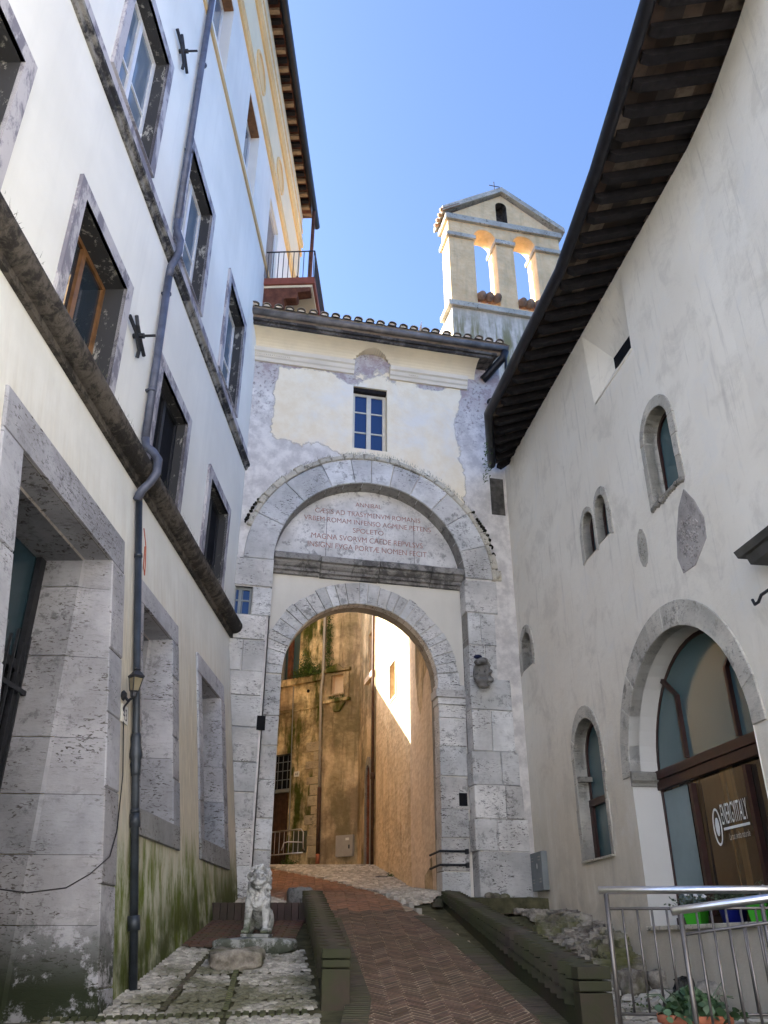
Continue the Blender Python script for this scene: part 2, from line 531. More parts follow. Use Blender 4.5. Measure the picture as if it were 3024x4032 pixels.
WOODRED = simple('dark_red_brown_wood', (0.034, 0.012, 0.009), 0.45, 0.4, 0, 0.3, 8)
WOODBR = simple('brown_window_wood', (0.20, 0.095, 0.035), 0.5, 0.4, 0, 0.35, 9)
WHITEPAINT = simple('white_window_paint', (0.72, 0.72, 0.72), 0.4, 0.5, 0, 0.06, 5)
CREAMPAINT = simple('cream_window_paint', (0.60, 0.57, 0.48), 0.5, 0.4, 0, 0.1, 5)
DARKIRON = simple('dark_iron', (0.022, 0.023, 0.028), 0.55, 0.5, 0.3, 0.4, 20, 0.2)
LEAD = simple('blue_grey_painted_downpipe', (0.085, 0.095, 0.135), 0.5, 0.45, 0.2, 0.35, 5, 0.15)
BLACKPIPE = simple('blackened_cast_iron_pipe', (0.035, 0.043, 0.055), 0.45, 0.5, 0.3, 0.4, 6, 0.15)
GUTTER = simple('dark_copper_gutter', (0.014, 0.014, 0.018), 0.45, 0.5, 0.4, 0.4, 5, 0.1)
GUTTER2 = simple('weathered_copper_gutter', (0.17, 0.15, 0.135), 0.5, 0.5, 0.3, 0.5, 3, 0.15)
RAFTER = simple('old_dark_rafter_wood', (0.014, 0.012, 0.013), 0.85, 0.2, 0, 0.5, 10, 0.3)
DARKSTEEL = simple('dull_steel_bar', (0.13, 0.12, 0.115), 0.4, 0.5, 0.7, 0.15, 20)
STEEL = simple('brushed_stainless_steel', (0.50, 0.50, 0.53), 0.28, 0.5, 0.95, 0.08, 30)
def glass(name, c, rough=0.04):
    g = G(name, rough, 0.6); g.col(c)
    g.bump(g.noise(1.5, 3), 0.02, 0.02)
    return g.m
GLASS = glass('dark_window_glass', (0.02, 0.03, 0.04))
GLASSBLUE = glass('blue_reflecting_glass', (0.012, 0.035, 0.12))
GLASSTEAL = glass('teal_frosted_glass', (0.060, 0.115, 0.125), 0.14)
GLASSGREY = glass('pale_window_glass', (0.16, 0.20, 0.24), 0.08)
DARK = simple('dark_interior', (0.012, 0.012, 0.014), 0.9, 0.1)
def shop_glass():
    g = G('shop_glass_painted_reflection', 0.06, 0.6)
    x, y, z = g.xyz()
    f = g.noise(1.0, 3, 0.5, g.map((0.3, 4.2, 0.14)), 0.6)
    g.col(g.ramp(f, [(0.38, (0.014, 0.009, 0.006)), (0.50, (0.04, 0.025, 0.012)), (0.60, (0.10, 0.062, 0.024)), (0.70, (0.025, 0.016, 0.01))]))  # amber streaks are a reflection painted into the glass colour
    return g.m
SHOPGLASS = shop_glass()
def tile_mat(name, c1, c2, moss=(0.10, 0.10, 0.045)):
    g = G(name, 0.85, 0.25)
    f = g.noise(1.6, 5, 0.7); f2 = g.noise(7, 5, 0.7)
    col = g.mix(g.mr(f, 0.3, 0.7), c1, c2)
    col = g.mix(g.mr(f2, 0.5, 0.7, 0, 0.8), col, moss)
    g.col(col); g.bump(f2, 0.4, 0.02); return g.m
TILE = tile_mat('weathered_roof_tile', (0.24, 0.125, 0.075), (0.40, 0.26, 0.17))
TILEGREY = tile_mat('lichened_roof_tile', (0.20, 0.155, 0.115), (0.38, 0.31, 0.24))
def soffit_mat():
    g = G('terracotta_soffit_slabs', 0.9, 0.2)
    col = g.mix(1.0, (1, 1, 1), g.tint(), 'MULTIPLY')
    f = g.noise(6, 5, 0.65)
    g.col(g.mix(g.mr(f, 0.4, 0.7, 0, 0.6), col, (0.03, 0.024, 0.02))); g.bump(f, 0.3, 0.01); return g.m
SOFFIT = soffit_mat()
def brick_mat(name, dull=0.0, moss=0.0, mossc=(0.045, 0.05, 0.014)):
    g = G(name, 0.75, 0.35)
    f = g.noise(9, 5, 0.65); f2 = g.noise(1.3, 5, 0.65)
    col = g.mix(g.mr(f, 0.35, 0.7, 0, 0.5), g.tint(), (0.03, 0.022, 0.018))
    if moss: col = g.mix(g.op('MULTIPLY', g.mr(f2, 0.30, 0.62), moss, True), col, mossc)
    g.col(col); g.bump(f, 0.4, 0.01); return g.m
BRICK = brick_mat('paving_brick', moss=0.25)
BRICKMOSS = brick_mat('mossy_wall_brick', moss=0.9, mossc=(0.032, 0.037, 0.013))
BRICKEDGE = brick_mat('mossy_edge_brick', moss=0.8, mossc=(0.050, 0.056, 0.022))
MORTAR = simple('pale_sandy_joint', (0.34, 0.27, 0.20), 0.95, 0.1, 0, 0.4, 6)
def cobble_mat(name, c=(0.46, 0.44, 0.40), moss=0.5):
    g = G(name, 0.8, 0.3)
    f = g.noise(14, 5, 0.65); f2 = g.noise(0.9, 5, 0.6)
    col = g.mix(1.0, c, g.tint(), 'MULTIPLY')
    col = g.mix(g.mr(f, 0.45, 0.7, 0, 0.6), col, tuple(x*0.4 for x in c))
    f3 = g.noise(2.6, 6, 0.7)
    if moss: col = g.mix(g.op('MULTIPLY', g.op('MAXIMUM', g.mr(f2, 0.44, 0.6), g.mr(f3, 0.55, 0.66)), moss), col, (0.075, 0.075, 0.035))
    g.col(col); g.bump(f, 0.5, 0.012); return g.m
COBBLE = cobble_mat('white_river_cobble', (0.42, 0.405, 0.375), 0.85)
COBBLEDRY = cobble_mat('pale_street_cobble', (0.50, 0.46, 0.40), 0.15)
EARTH = simple('dark_mossy_earth', (0.085, 0.08, 0.045), 0.95, 0.1, 0, 0.5, 5, 0.5)
def rubble_mat():
    g = G('lichened_rubble_stone', 0.9, 0.2)
    f = g.noise(3, 6, 0.7); f2 = g.noise(1.2, 5, 0.6)
    col = g.mix(g.mr(f, 0.35, 0.65), (0.11, 0.095, 0.08), (0.36, 0.33, 0.28))
    col = g.mix(g.mr(f2, 0.45, 0.62, 0, 0.8), col, (0.10, 0.105, 0.03))
    g.col(col); g.bump(f, 0.8, 0.03); return g.m
RUBBLE = rubble_mat()
SLAB = travertine('mossy_grey_slab', (0.36, 0.37, 0.36), (0.05, 0.06, 0.05), moss=(2.6, 1.2, (0.035, 0.045, 0.022)), lay=(1, 1, 1), tintmix=0)
def lion_mat():
    g = G('weathered_lion_stone', 0.85, 0.25)
    f = g.noise(9, 6, 0.7); z = g.xyz()[2]
    col = g.mix(g.mr(f, 0.38, 0.62), (0.20, 0.20, 0.19), (0.62, 0.62, 0.61))
    col = g.mix(g.op('MULTIPLY', g.mr(z, 2.05, 1.7), g.mr(g.noise(5, 4), 0.35, 0.6)), col, (0.09, 0.11, 0.06))
    g.col(col); g.bump(f, 0.6, 0.012); return g.m
LION = lion_mat()
HEADST = travertine('dark_carved_stone', (0.20, 0.195, 0.185), (0.04, 0.04, 0.04), lay=(1, 1, 1), tintmix=0)
def back_wall(name, c1, c2, moss=0.0, dirt=0.6, bs=0.6):
    g = G(name, 0.92, 0.15)
    big = g.noise(0.8, 7, 0.66, None, 0.4); fine = g.noise(3.5, 7, 0.7); st = g.noise(1.7, 6, 0.65, g.map((2.4, 2.4, 0.28)))
    bl = g.vor(4.2, 'F1', g.map((1, 1, 1.8)), 'Color')
    col = g.mix(g.mr(fine, 0.3, 0.7), c1, c2)
    col = g.mix(g.mr(big, 0.42, 0.62, 0, dirt), col, tuple(x*0.33 for x in c1))
    col = g.mix(g.mr(st, 0.5, 0.7, 0, dirt), col, tuple(x*0.3 for x in c1))
    if moss:
        col = g.mix(g.op('MULTIPLY', g.mr(g.noise(1.1, 6, 0.65, g.map((1.5, 1.5, 0.5))), 0.44, 0.6), moss), col, (0.055, 0.068, 0.012))
    g.col(col)
    g.bump(g.op('ADD', fine, g.op('MULTIPLY', g.vor(5, 'F1', g.map((1, 1, 1.6))), 0.6)), bs, 0.05); return g.m
MOSSWALL = back_wall('mossy_ochre_rubble_wall', (0.50, 0.38, 0.20), (0.84, 0.69, 0.42), 1.0, 0.9, 0.9)
TANWALL = back_wall('brown_ochre_render', (0.48, 0.36, 0.22), (0.64, 0.50, 0.32), 0.35, 0.75)
WARMWALL = back_wall('warm_rubble_render', (0.60, 0.45, 0.28), (0.72, 0.57, 0.38), 0.0, 0.35, 1.0)
SALMON = back_wall('salmon_beige_render', (0.66, 0.52, 0.37), (0.76, 0.62, 0.47), 0.0, 0.2)
BELLPL = back_wall('buff_bell_gable_render', (0.84, 0.58, 0.30), (0.90, 0.66, 0.38), 0.0, 0.22)
def tower_mat():
    g = G('algae_streaked_tower_render', 0.92, 0.2)
    x, y, z = g.xyz()
    st = g.noise(1.3, 6, 0.62, g.map((2.2, 2.2, 0.3))); f = g.noise(4, 6, 0.65)
    col = g.mix(g.mr(f, 0.3, 0.7), (0.58, 0.51, 0.41), (0.74, 0.67, 0.56))
    mf = g.op('MULTIPLY', g.mr(g.op('ADD', z, g.op('MULTIPLY', st, 3.4)), 22.1, 20.7), g.mr(st, 0.42, 0.58))
    col = g.mix(g.op('MULTIPLY', mf, 0.85), col, (0.20, 0.175, 0.055))
    g.col(col); g.bump(f, 0.4, 0.02); return g.m
TOWER = tower_mat()
LICHEN = travertine('lichened_grey_coping', (0.56, 0.52, 0.43), (0.07, 0.07, 0.055), lay=(1, 1, 1), tintmix=0)
OLDBRICK = simple('old_red_brick', (0.21, 0.075, 0.045), 0.85, 0.2, 0, 0.4, 6, 0.3)
DOORBR = simple('brown_street_door_wood', (0.065, 0.032, 0.018), 0.55, 0.3, 0, 0.4, 8)
CABGREY = simple('grey_painted_steel_cabinet', (0.20, 0.22, 0.225), 0.5, 0.4, 0.1, 0.12, 4)
CABPALE = simple('pale_grey_cabinet', (0.33, 0.31, 0.28), 0.5, 0.4, 0.1, 0.12, 4)
CABGREEN = simple('dark_green_cabinet', (0.06, 0.068, 0.042), 0.5, 0.4, 0.1, 0.2, 4)
TERRA = simple('terracotta_planter_clay', (0.32, 0.11, 0.06), 0.8, 0.25, 0, 0.2, 5)
PGREEN = simple('bright_green_pot_plastic', (0.045, 0.33, 0.02), 0.4, 0.5, 0, 0.08, 4)
PBLUE = simple('deep_blue_pot_plastic', (0.012, 0.02, 0.24), 0.4, 0.5, 0, 0.08, 4)
SOIL = simple('potting_soil', (0.03, 0.022, 0.016), 0.95, 0.1, 0, 0.4, 30)
LEAF = simple('dark_leaf_green', (0.035, 0.07, 0.03), 0.5, 0.4, 0, 0.5, 12)
LEAF2 = simple('grey_green_leaf', (0.06, 0.085, 0.05), 0.55, 0.4, 0, 0.4, 14)
IVY = simple('ivy_leaf_green', (0.05, 0.085, 0.014), 0.6, 0.3, 0, 0.5, 9)
PETALW = simple('white_petal', (0.78, 0.78, 0.78), 0.6, 0.3, 0, 0.05, 9)
PETALM = simple('magenta_petal', (0.42, 0.02, 0.14), 0.6, 0.3, 0, 0.2, 9)
PLATE = simple('white_ceramic_plate', (0.66, 0.66, 0.62), 0.3, 0.5, 0, 0.04, 4)
INK = simple('black_blue_ink', (0.012, 0.015, 0.05), 0.5, 0.3, 0, 0.1, 4)
REDLET = simple('faded_red_letter_paint', (0.34, 0.17, 0.14), 0.85, 0.2, 0, 0.45, 9)
WHITELET = simple('white_vinyl_lettering', (0.72, 0.75, 0.73), 0.5, 0.3, 0, 0.03, 4)
DIMLET = simple('grey_vinyl_lettering', (0.42, 0.40, 0.36), 0.5, 0.3, 0, 0.03, 4)
MARBLE = travertine('pale_inscription_marble', (0.70, 0.68, 0.65), (0.28, 0.27, 0.25), pits=0.25, lay=(1, 1, 1), tintmix=0)
MIRROR = glass('dark_camera_dome', (0.01, 0.01, 0.012), 0.1)
LAMPGLASS = simple('amber_lantern_glass', (0.19, 0.16, 0.10), 0.25, 0.5, 0, 0.2, 8)
DRYGRASS = simple('dry_grass_blade', (0.16, 0.16, 0.10), 0.9, 0.1, 0, 0.4, 10)
CABLEM = simple('black_cable_rubber', (0.012, 0.012, 0.016), 0.6, 0.3, 0, 0.2, 4)
ORANGE = simple('orange_twine', (0.40, 0.10, 0.05), 0.8, 0.2, 0, 0.2, 10)
BALCBRICK = simple('red_painted_balcony_edge', (0.24, 0.075, 0.05), 0.8, 0.2, 0, 0.2, 4)
BALCWOOD = simple('reddish_brown_balcony_bracket', (0.13, 0.050, 0.030), 0.8, 0.2, 0, 0.45, 5, 0.4)

def gray():
    v = random.uniform(0.62, 1.12); w = random.uniform(-0.05, 0.05)
    return (v+w*0.5, v, v-w*0.5)

# ------------------------------------------------------------------ wall planes
LF = Pl((-3.657, 0, 0), (0.0402, 1, 0))                       # left palace facade
SC = Pl((-2.82, 0, 0), (0.0402, 1, 0), (-0.12, 0, 1))         # its battered base
A13 = R(13.1)
GT = Pl((2.866, 16.97, 0), (math.cos(A13), math.sin(A13), 0)) # gate
RH = Pl((2.866, 16.97, 0), (1.234, -7.746, 0))                # right house
BG = Pl((0, 20, 0), (math.cos(A13), math.sin(A13), 0))        # bell gable

def lerp(t, xs, ys):
    if t <= xs[0]: return ys[0]
    for a, b, c, d in zip(xs, xs[1:], ys, ys[1:]):
        if t <= b: return c+(d-c)*(t-a)/(b-a)
    return ys[-1]
def gz(Y): return lerp(Y, [-10, 3, 8.4, 16.4, 20.2, 24.2, 26.7, 28, 45], [0, 0, 0.99, 2.44, 2.72, 3.50, 3.70, 3.80, 4.6])

# ================================================================== GROUND
zr_ = lambda x, y: lerp(y, [5, 8, 10.9, 11.6, 12.4, 13.0, 14.5, 14.95, 16.4, 17], [0.80, 0.88, 0.93, 1.02, 1.14, 1.30, 1.62, 2.02, 2.12, 2.14])+0.02*math.sin(x*5+y*3)
gm = MB()
ys = [-30, -14, -6, 0, 3, 5.0, 5.01, 6, 8.4, 10.9, 11.6, 12.4, 13.0, 14.5, 14.95, 16.4, 16.41, 20.2, 24.2, 26.7, 28, 45]
for a, b in zip(ys, ys[1:]):
    xa, xb = lerp(a, [8.0, 15.1], [1.76, 1.14]), lerp(b, [8.0, 15.1], [1.76, 1.14])
    gm.face([(-30, a, gz(a)-0.04), (xa, a, gz(a)-0.04), (xb, b, gz(b)-0.04), (-30, b, gz(b)-0.04)])
    za, zb = [min(zr_(0, q), gz(q))-0.10 if 5.0 < q < 16.405 else gz(q)-0.10 for q in (a, b)]
    gm.face([(xa, a, za), (30, a, za), (30, b, zb), (xb, b, zb)])
    gm.face([(xa, a, gz(a)-0.04), (xa, a, za), (xb, b, zb), (xb, b, gz(b)-0.04)])
struct(gm.build('ground', EARTH, merge=True))

# ---- herringbone brick ramp and the street beyond the gate
def inside(p, poly):
    x, y = p; c = False
    for (x1, y1), (x2, y2) in zip(poly, poly[1:]+poly[:1]):
        if (y1 > y) != (y2 > y) and x < (x2-x1)*(y-y1)/(y2-y1)+x1: c = not c
    return c
road = [(-0.12, 6.0), (1.92, 6.0), (1.62, 8.5), (1.16, 11.6), (0.60, 14.05), (0.46, 14.65), (0.22, 15.45), (-0.04, 16.2), (-0.64, 20.4), (-1.08, 21.15), (-1.61, 21.9), (-2.2, 22.65), (-2.85, 23.5), (-6.1, 26.6), (-7.5, 23.5), (-3.3, 18.5), (-1.95, 15.75), (-1.72, 15.55), (-1.52, 14.9), (-1.40, 14.0), (-0.86, 13.7), (-0.66, 11.6), (-0.40, 9.2)]
rb = MB()
strip = sorted(set([p[1] for p in road]+[8.4, 13, 16.4, 20.2, 24.2]))
rb_pts = [(x, y, gz(y)-0.03) for x, y in road]
base = MB()
for a, b in zip(strip, strip[1:]):
    n = max(1, int((b-a)/0.4)); 
    for i in range(n):
        y0 = a+(b-a)*i/n; y1 = a+(b-a)*(i+1)/n; ym = (y0+y1)/2
        xs = []
        for (x1, q1), (x2, q2) in zip(road, road[1:]+road[:1]):
            if (q1 > ym) != (q2 > ym): xs.append((x2-x1)*(ym-q1)/(q2-q1)+x1)
        xs.sort()
        for xa, xb in zip(xs[::2], xs[1::2]):
            base.face([(xa, y0, gz(y0)-0.006), (xb, y0, gz(y0)-0.006), (xb, y1, gz(y1)-0.006), (xa, y1, gz(y1)-0.006)])
struct(base.build('road_bed', MORTAR, merge=True))
W_ = 0.062; ang = R(45); ca, sa = math.cos(ang), math.sin(ang)
ax_off = R(4.5)
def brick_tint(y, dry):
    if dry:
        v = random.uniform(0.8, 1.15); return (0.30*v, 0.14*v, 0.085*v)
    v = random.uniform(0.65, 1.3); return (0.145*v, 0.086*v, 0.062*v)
def put_brick(mb, c, L, w, rot, h=0.0, col=None, gap=0.015):
    hx, hy = L/2-gap/2, w/2-gap/2
    cr, sr = math.cos(rot), math.sin(rot)
    q = []; t = []
    for x, y in ((-1, -1), (1, -1), (1, 1), (-1, 1)):
        X = c[0]+x*hx*cr-y*hy*sr; Y = c[1]+x*hx*sr+y*hy*cr
        q.append((X, Y, gz(Y)-0.02))
        k = 0.004
        X2 = c[0]+x*(hx-k)*cr-y*(hy-k)*sr; Y2 = c[1]+x*(hx-k)*sr+y*(hy-k)*cr
        t.append((X2, Y2, gz(Y2)+h))
    mb.mesh(q+t, [(4, 5, 6, 7), (0, 1, 5, 4), (1, 2, 6, 5), (2, 3, 7, 6), (3, 0, 4, 7)], 0, col)
hb = MB(); org = (0.5, 8.0)
inner = [(-0.20, 6.0), (1.72, 6.0), (1.42, 8.5), (0.98, 11.6), (0.50, 13.95), (0.36, 14.65), (0.16, 15.45), (-0.08, 16.2), (-0.68, 20.35), (-1.12, 21.1), (-1.65, 21.85), (-2.24, 22.6), (-2.88, 23.4), (-6.0, 26.3), (-7.2, 23.5), (-3.25, 18.5), (-1.9, 15.8), (-1.66, 15.5), (-1.46, 14.9), (-1.2, 13.9), (-0.72, 13.6), (-0.43, 11.3), (-0.20, 9.0)]
for i in range(-210, 330):
    for j in range(-210, 330):
        if (i-j) % 8 == 0: cx, cy, hz = i+2, j+0.5, True
        elif (i-j) % 8 == 7: cx, cy, hz = i+0.5, j+2, False
        else: continue
        lx, ly = cx*W_, cy*W_
        rr = ang+ax_off
        X = org[0]+lx*math.cos(rr)-ly*math.sin(rr); Y = org[1]+lx*math.sin(rr)+ly*math.cos(rr)
        if Y < 7.6 or Y > 25.5 or not inside((X, Y), inner): continue
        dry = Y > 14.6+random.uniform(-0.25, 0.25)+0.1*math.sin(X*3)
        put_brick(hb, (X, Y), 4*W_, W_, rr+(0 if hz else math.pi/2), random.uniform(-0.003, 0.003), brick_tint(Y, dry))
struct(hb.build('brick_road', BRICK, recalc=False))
eb = MB()
def edge_band(p0, p1, w, step=0.068):
    dx, dy = p1[0]-p0[0], p1[1]-p0[1]; L = math.hypot(dx, dy); rot = math.atan2(dy, dx)
    n = int(L/step)
    for k in range(n):
        t = (k+0.5)/n
        c = (p0[0]+dx*t, p0[1]+dy*t)
        v = random.uniform(0.7, 1.2)
        put_brick(eb, c, w, step, rot+math.pi/2, random.uniform(0.005, 0.011), (0.075*v, 0.058*v, 0.045*v))
edge_band((-0.28, 7.4), (-0.24, 9.2), 0.26); edge_band((-0.25, 9.2), (-0.52, 11.6), 0.28); edge_band((-0.52, 11.6), (-0.76, 13.7), 0.26)
edge_band((1.79, 6.0), (1.50, 8.5), 0.30); edge_band((1.50, 8.5), (1.04, 11.6), 0.28); edge_band((1.04, 11.6), (0.55, 13.9), 0.24)
struct(eb.build('road_edging', BRICKEDGE, recalc=False))

# ---- cobbled pavements
def cobble(mb, c, rx, ry, rot, zf, h):
    n = 7; A = []; B = []
    off = random.uniform(0, 6)
    for i in range(n):
        w = 2*math.pi*i/n+off; k = random.uniform(0.82, 1.12)
        x, y = rx*k*math.cos(w), ry*k*math.sin(w)
        cr, sr = math.cos(rot), math.sin(rot)
        X, Y = c[0]+x*cr-y*sr, c[1]+x*sr+y*cr
        A.append((X, Y, zf(X, Y)-0.02))
        X2, Y2 = c[0]+(x*cr-y*sr)*0.72, c[1]+(x*sr+y*cr)*0.72
        B.append((X2, Y2, zf(X2, Y2)+h))
    v = random.uniform(0.6, 1.2)
    mb.mesh(A+B, [tuple(range(n, 2*n))]+[(i, (i+1) % n, n+(i+1) % n, n+i) for i in range(n)], 0, (v*1.02, v, v*0.96))
def cobbles(mb, poly, zf, sx, sy, h=0.015, rot=0.0, keep=lambda x, y: True):
    x0 = min(p[0] for p in poly); x1 = max(p[0] for p in poly); y0 = min(p[1] for p in poly); y1 = max(p[1] for p in poly)
    y = y0; k = 0
    while y < y1:
        x = x0+(k % 2)*sx*0.5
        while x < x1:
            if inside((x, y), poly) and keep(x, y):
                cobble(mb, (x+random.uniform(-.15, .15)*sx, y+random.uniform(-.15, .15)*sy), sx*random.uniform(0.42, 0.6), sy*random.uniform(0.45, 0.6), rot+random.uniform(-0.2, 0.2), zf, h*random.uniform(0.4, 1.5))
            x += sx
        y += sy; k += 1
zl = lambda x, y: gz(y)
def left_keep(x, y):
    for yy in (8.72, 9.2, 9.75, 10.3):
        if abs(y-yy-(x+1.5)*0.12) < (0.085 if yy == 8.72 else 0.03): return False
    if abs(x-(-1.47-(y-9.0)*0.11)) < 0.05: return False
    if abs(x-(-2.05-(y-9.0)*0.03)) < 0.045 and y > 8.8: return False
    return True
lc = MB()
cobbles(lc, [(-3.2, 6.0), (-0.42, 6.0), (-0.62, 9.0), (-1.0, 11.5), (-3.1, 11.7)], zl, 0.098, 0.060, 0.003, 0.1, left_keep)
struct(lc.build('cobbled_pavement', COBBLE, recalc=False))
lb = MB()     # brick strips that divide the cobbles
for k in range(30):
    x = -2.9+k*0.075
    if x < -0.68: put_brick(lb, (x, 8.72+(x+1.5)*0.12), 0.15, 0.072, math.pi/2+0.12, 0.001, (0.10, 0.11, 0.045))
for k in range(26):
    y = 8.95+k*0.075
    put_brick(lb, (-1.47-(y-9.0)*0.11, y), 0.075, 0.07, 0, 0.006, (0.11, 0.12, 0.05))
    put_brick(lb, (-2.05-(y-9.0)*0.03, y), 0.075, 0.06, 0, 0.004, (0.08, 0.06, 0.045))
struct(lb.build('pavement_dividing_bricks', BRICKEDGE, recalc=False))
# brick landing in front of the gate pillar, with its step
ld = MB()
for r_ in range(24):
    for c_ in range(9):
        x = -2.75+c_*0.2+(r_ % 2)*0.1; y = 11.75+r_*0.075
        if y < 13.5 and x < -1.15: put_brick(ld, (x, y), 0.19, 0.07, 0, 0.008, tuple(q*random.uniform(0.7, 1.2) for q in (0.105, 0.05, 0.036)))
struct(ld.build('brick_landing', BRICK, recalc=False))
sp = MB()
for c_ in range(16):
    x = -2.72+c_*0.105
    v = random.uniform(0.6, 1.1)
    sp.box((x+0.05, 13.62, gz(13.6)-0.1), 0.098, 0.24, 0.32, 0, 0, (0.07*v, 0.042*v, 0.04*v))
st_ = sp.build('brick_step', BRICK, bevel=0.006); struct(st_)
pl_ = MB()
pl_.prism([(-2.75, 13.74, 2.0), (-1.1, 13.74, 2.0), (-1.45, 15.3, 2.0), (-2.75, 15.3, 2.0)], (0, 0, 0.145))
struct(pl_.build('gate_threshold', RUBBLE))
# right side: cobbled slope between the parapet and the house
rs = MB()
pr_ = [(2.02, 5.2), (2.10, 7.6), (1.95, 8.6), (1.30, 14.8), (1.45, 16.1), (2.9, 16.6), (4.2, 9.0), (4.3, 5.2)]
ys = [5.2+0.3*i for i in range(38)]
def xspan(poly, ym):
    xs = []
    for (x1, q1), (x2, q2) in zip(poly, poly[1:]+poly[:1]):
        if (q1 > ym) != (q2 > ym): xs.append((x2-x1)*(ym-q1)/(q2-q1)+x1)
    xs.sort(); return xs
for a, b in zip(ys, ys[1:]):
    xs = xspan(pr_, (a+b)/2)
    if len(xs) < 2: continue
    for i in range(4):
        xa = xs[0]+(xs[-1]-xs[0])*i/4; xb = xs[0]+(xs[-1]-xs[0])*(i+1)/4
        rs.face([(xa, a, zr_(xa, a)-0.02), (xb, a, zr_(xb, a)-0.02), (xb, b, zr_(xb, b)-0.02), (xa, b, zr_(xa, b)-0.02)])
struct(rs.build('right_slope', EARTH, merge=True))
rc = MB()
cobbles(rc, [(2.02, 6.7), (2.06, 8.2), (1.85, 9.4), (1.45, 13.4), (3.4, 13.4), (4.1, 8.4), (4.2, 6.7)], zr_, 0.23, 0.15, 0.03, 0.5)
struct(rc.build('right_cobbles', COBBLE, recalc=False))
# pavement beyond the gate
bc = MB()
back_poly = [(0.45, 15.0), (0.95, 15.3), (1.0, 17.4), (0.62, 20.2), (-0.23, 24.2), (-0.81, 26.7), (-4.0, 28.8), (-8.5, 28.4), (-6.15, 26.65), (-2.88, 23.55), (-1.64, 21.95), (-1.1, 21.2), (-0.67, 20.45), (-0.05, 16.25), (0.21, 15.5)]
bb = MB(); bb.fill([[(x, y, gz(y)-0.006) for x, y in back_poly]])
struct(bb.build('far_pavement_bed', MORTAR))
cobbles(bc, back_poly, zl, 0.14, 0.085, 0.016, 0.5)
struct(bc.build('far_pavement', COBBLEDRY, recalc=False))
bl_ = MB()
lp2 = [(-1.42, 14.3), (-1.53, 14.95), (-1.74, 15.6), (-1.97, 15.8), (-3.3, 18.5), (-3.4, 15.0)]
cobbles(bl_, lp2, lambda x, y: max(gz(y), 2.12), 0.12, 0.08, 0.014, 0.4)
struct(bl_.build('pillar_pavement', COBBLEDRY, recalc=False))
kb = MB()
kp = [(0.58, 14.1), (0.46, 14.7), (0.22, 15.5), (-0.04, 16.25), (-0.65, 20.43), (-1.09, 21.18), (-1.62, 21.93), (-2.86, 23.53), (-6.1, 26.63)]
for (xa, ya), (xb, yb) in zip(kp, kp[1:]):
    L = math.hypot(xb-xa, yb-ya); n = int(L/0.32)
    for k in range(n):
        t = (k+0.5)/n; x, y = xa+(xb-xa)*t, ya+(yb-ya)*t
        kb.box((x, y, gz(y)-0.06), 0.31, 0.09, 0.085, math.atan2(yb-ya, xb-xa), 0, gray())
struct(kb.build('kerb', COBBLEDRY, bevel=0.01))

# ================================================================== LEFT PALACE
palace = thing('palace', 'tall cream plastered building on the left with grey stone window surrounds and a battered base', 'building', (-3.6, 6, 0))
P_PORTAL = (6.27, 8.66, 0.4, 5.50); P_W3 = (9.86, 11.26, 2.96, 5.43); P_W4 = (13.0, 14.4, 2.96, 5.43)
U_ST = 2.9
ROW1 = [(3.35, 5.20), (6.46, 8.28), (9.60, 11.40), (12.76, 14.55)]
ROW2 = [(3.35, 5.12), (6.52, 8.28), (9.42, 11.24), (12.60, 14.36)]
ROW3 = [(6.35, 7.62), (9.55, 10.80), (12.72, 13.96)]
FR = 0.19
holes = []
for u0, u1 in ROW1: holes.append(rect(u0+FR, u1-FR, 7.30, 9.05))
for u0, u1 in ROW2: holes.append(rect(u0+FR, u1-FR, 11.30, 13.57))
for u0, u1 in ROW3: holes.append(rect(u0, u1, 17.25, 19.42))
DOOR3 = (15.72, 17.05, 16.5, 19.3); holes.append(rect(*DOOR3))
low = [P_PORTAL, P_W3, P_W4]
w = MB()
w.wall(LF, rect(U_ST, 20.6, 6.6, 23.9), holes)
w.wall(LF, rect(15.5, 20.6, 0, 6.6))
w.build('wall', CREAM, palace)
sw = MB()
sw.wall(SC, rect(U_ST, 15.45, -0.6, 7.0), [rect(a, b, c, d) for a, b, c, d in low])
sw.build('battered_base', SCARP, palace)
# shell: end wall, rear, inner floor blocks
sh = MB()
e0, e1 = LF.p(20.6, 0, -0.002), LF.p(20.6, 23.9, -0.002)
sh.face([e0, e0+Vector((-10, 0.4, 0)), e1+Vector((-10, 0.4, 0)), e1])
s0, s1 = LF.p(U_ST, 0, 0), LF.p(U_ST, 23.9, 0)
sh.face([s0, s0+Vector((-10, 0, 0)), s1+Vector((-10, 0, 0)), s1])
sh.face([s0+Vector((-10, 0, 0)), e0+Vector((-10, 0.4, 0)), e1+Vector((-10, 0.4, 0)), s1+Vector((-10, 0, 0))])
sh.build('end_wall', CREAM, palace)
rf = MB()
a0, a1 = LF.p(U_ST, 24.08, 0.36), LF.p(20.9, 24.08, 0.36)
rdg0, rdg1 = LF.p(U_ST, 26.2, -5.5), LF.p(20.9, 26.2, -5.5)
bk0, bk1 = LF.p(U_ST, 24.0, -10.5), LF.p(20.9, 24.0, -10.5)
rf.face([a0, a1, rdg1, rdg0]); rf.face([rdg0, rdg1, bk1, bk0]); rf.face([a1, bk1, rdg1]); rf.face([a0, rdg0, bk0])
rf.build('roof', TILE, palace)
SLATE_RAFT = simple('pale_brown_rafter', (0.30, 0.21, 0.13), 0.9, 0.2, 0, 0.3, 6)
sf = MB(); sf.pbox(LF, U_ST, 20.6, 23.98, 24.04, -0.05, 0.40)
sf.build('eaves_board', BALCWOOD, palace)
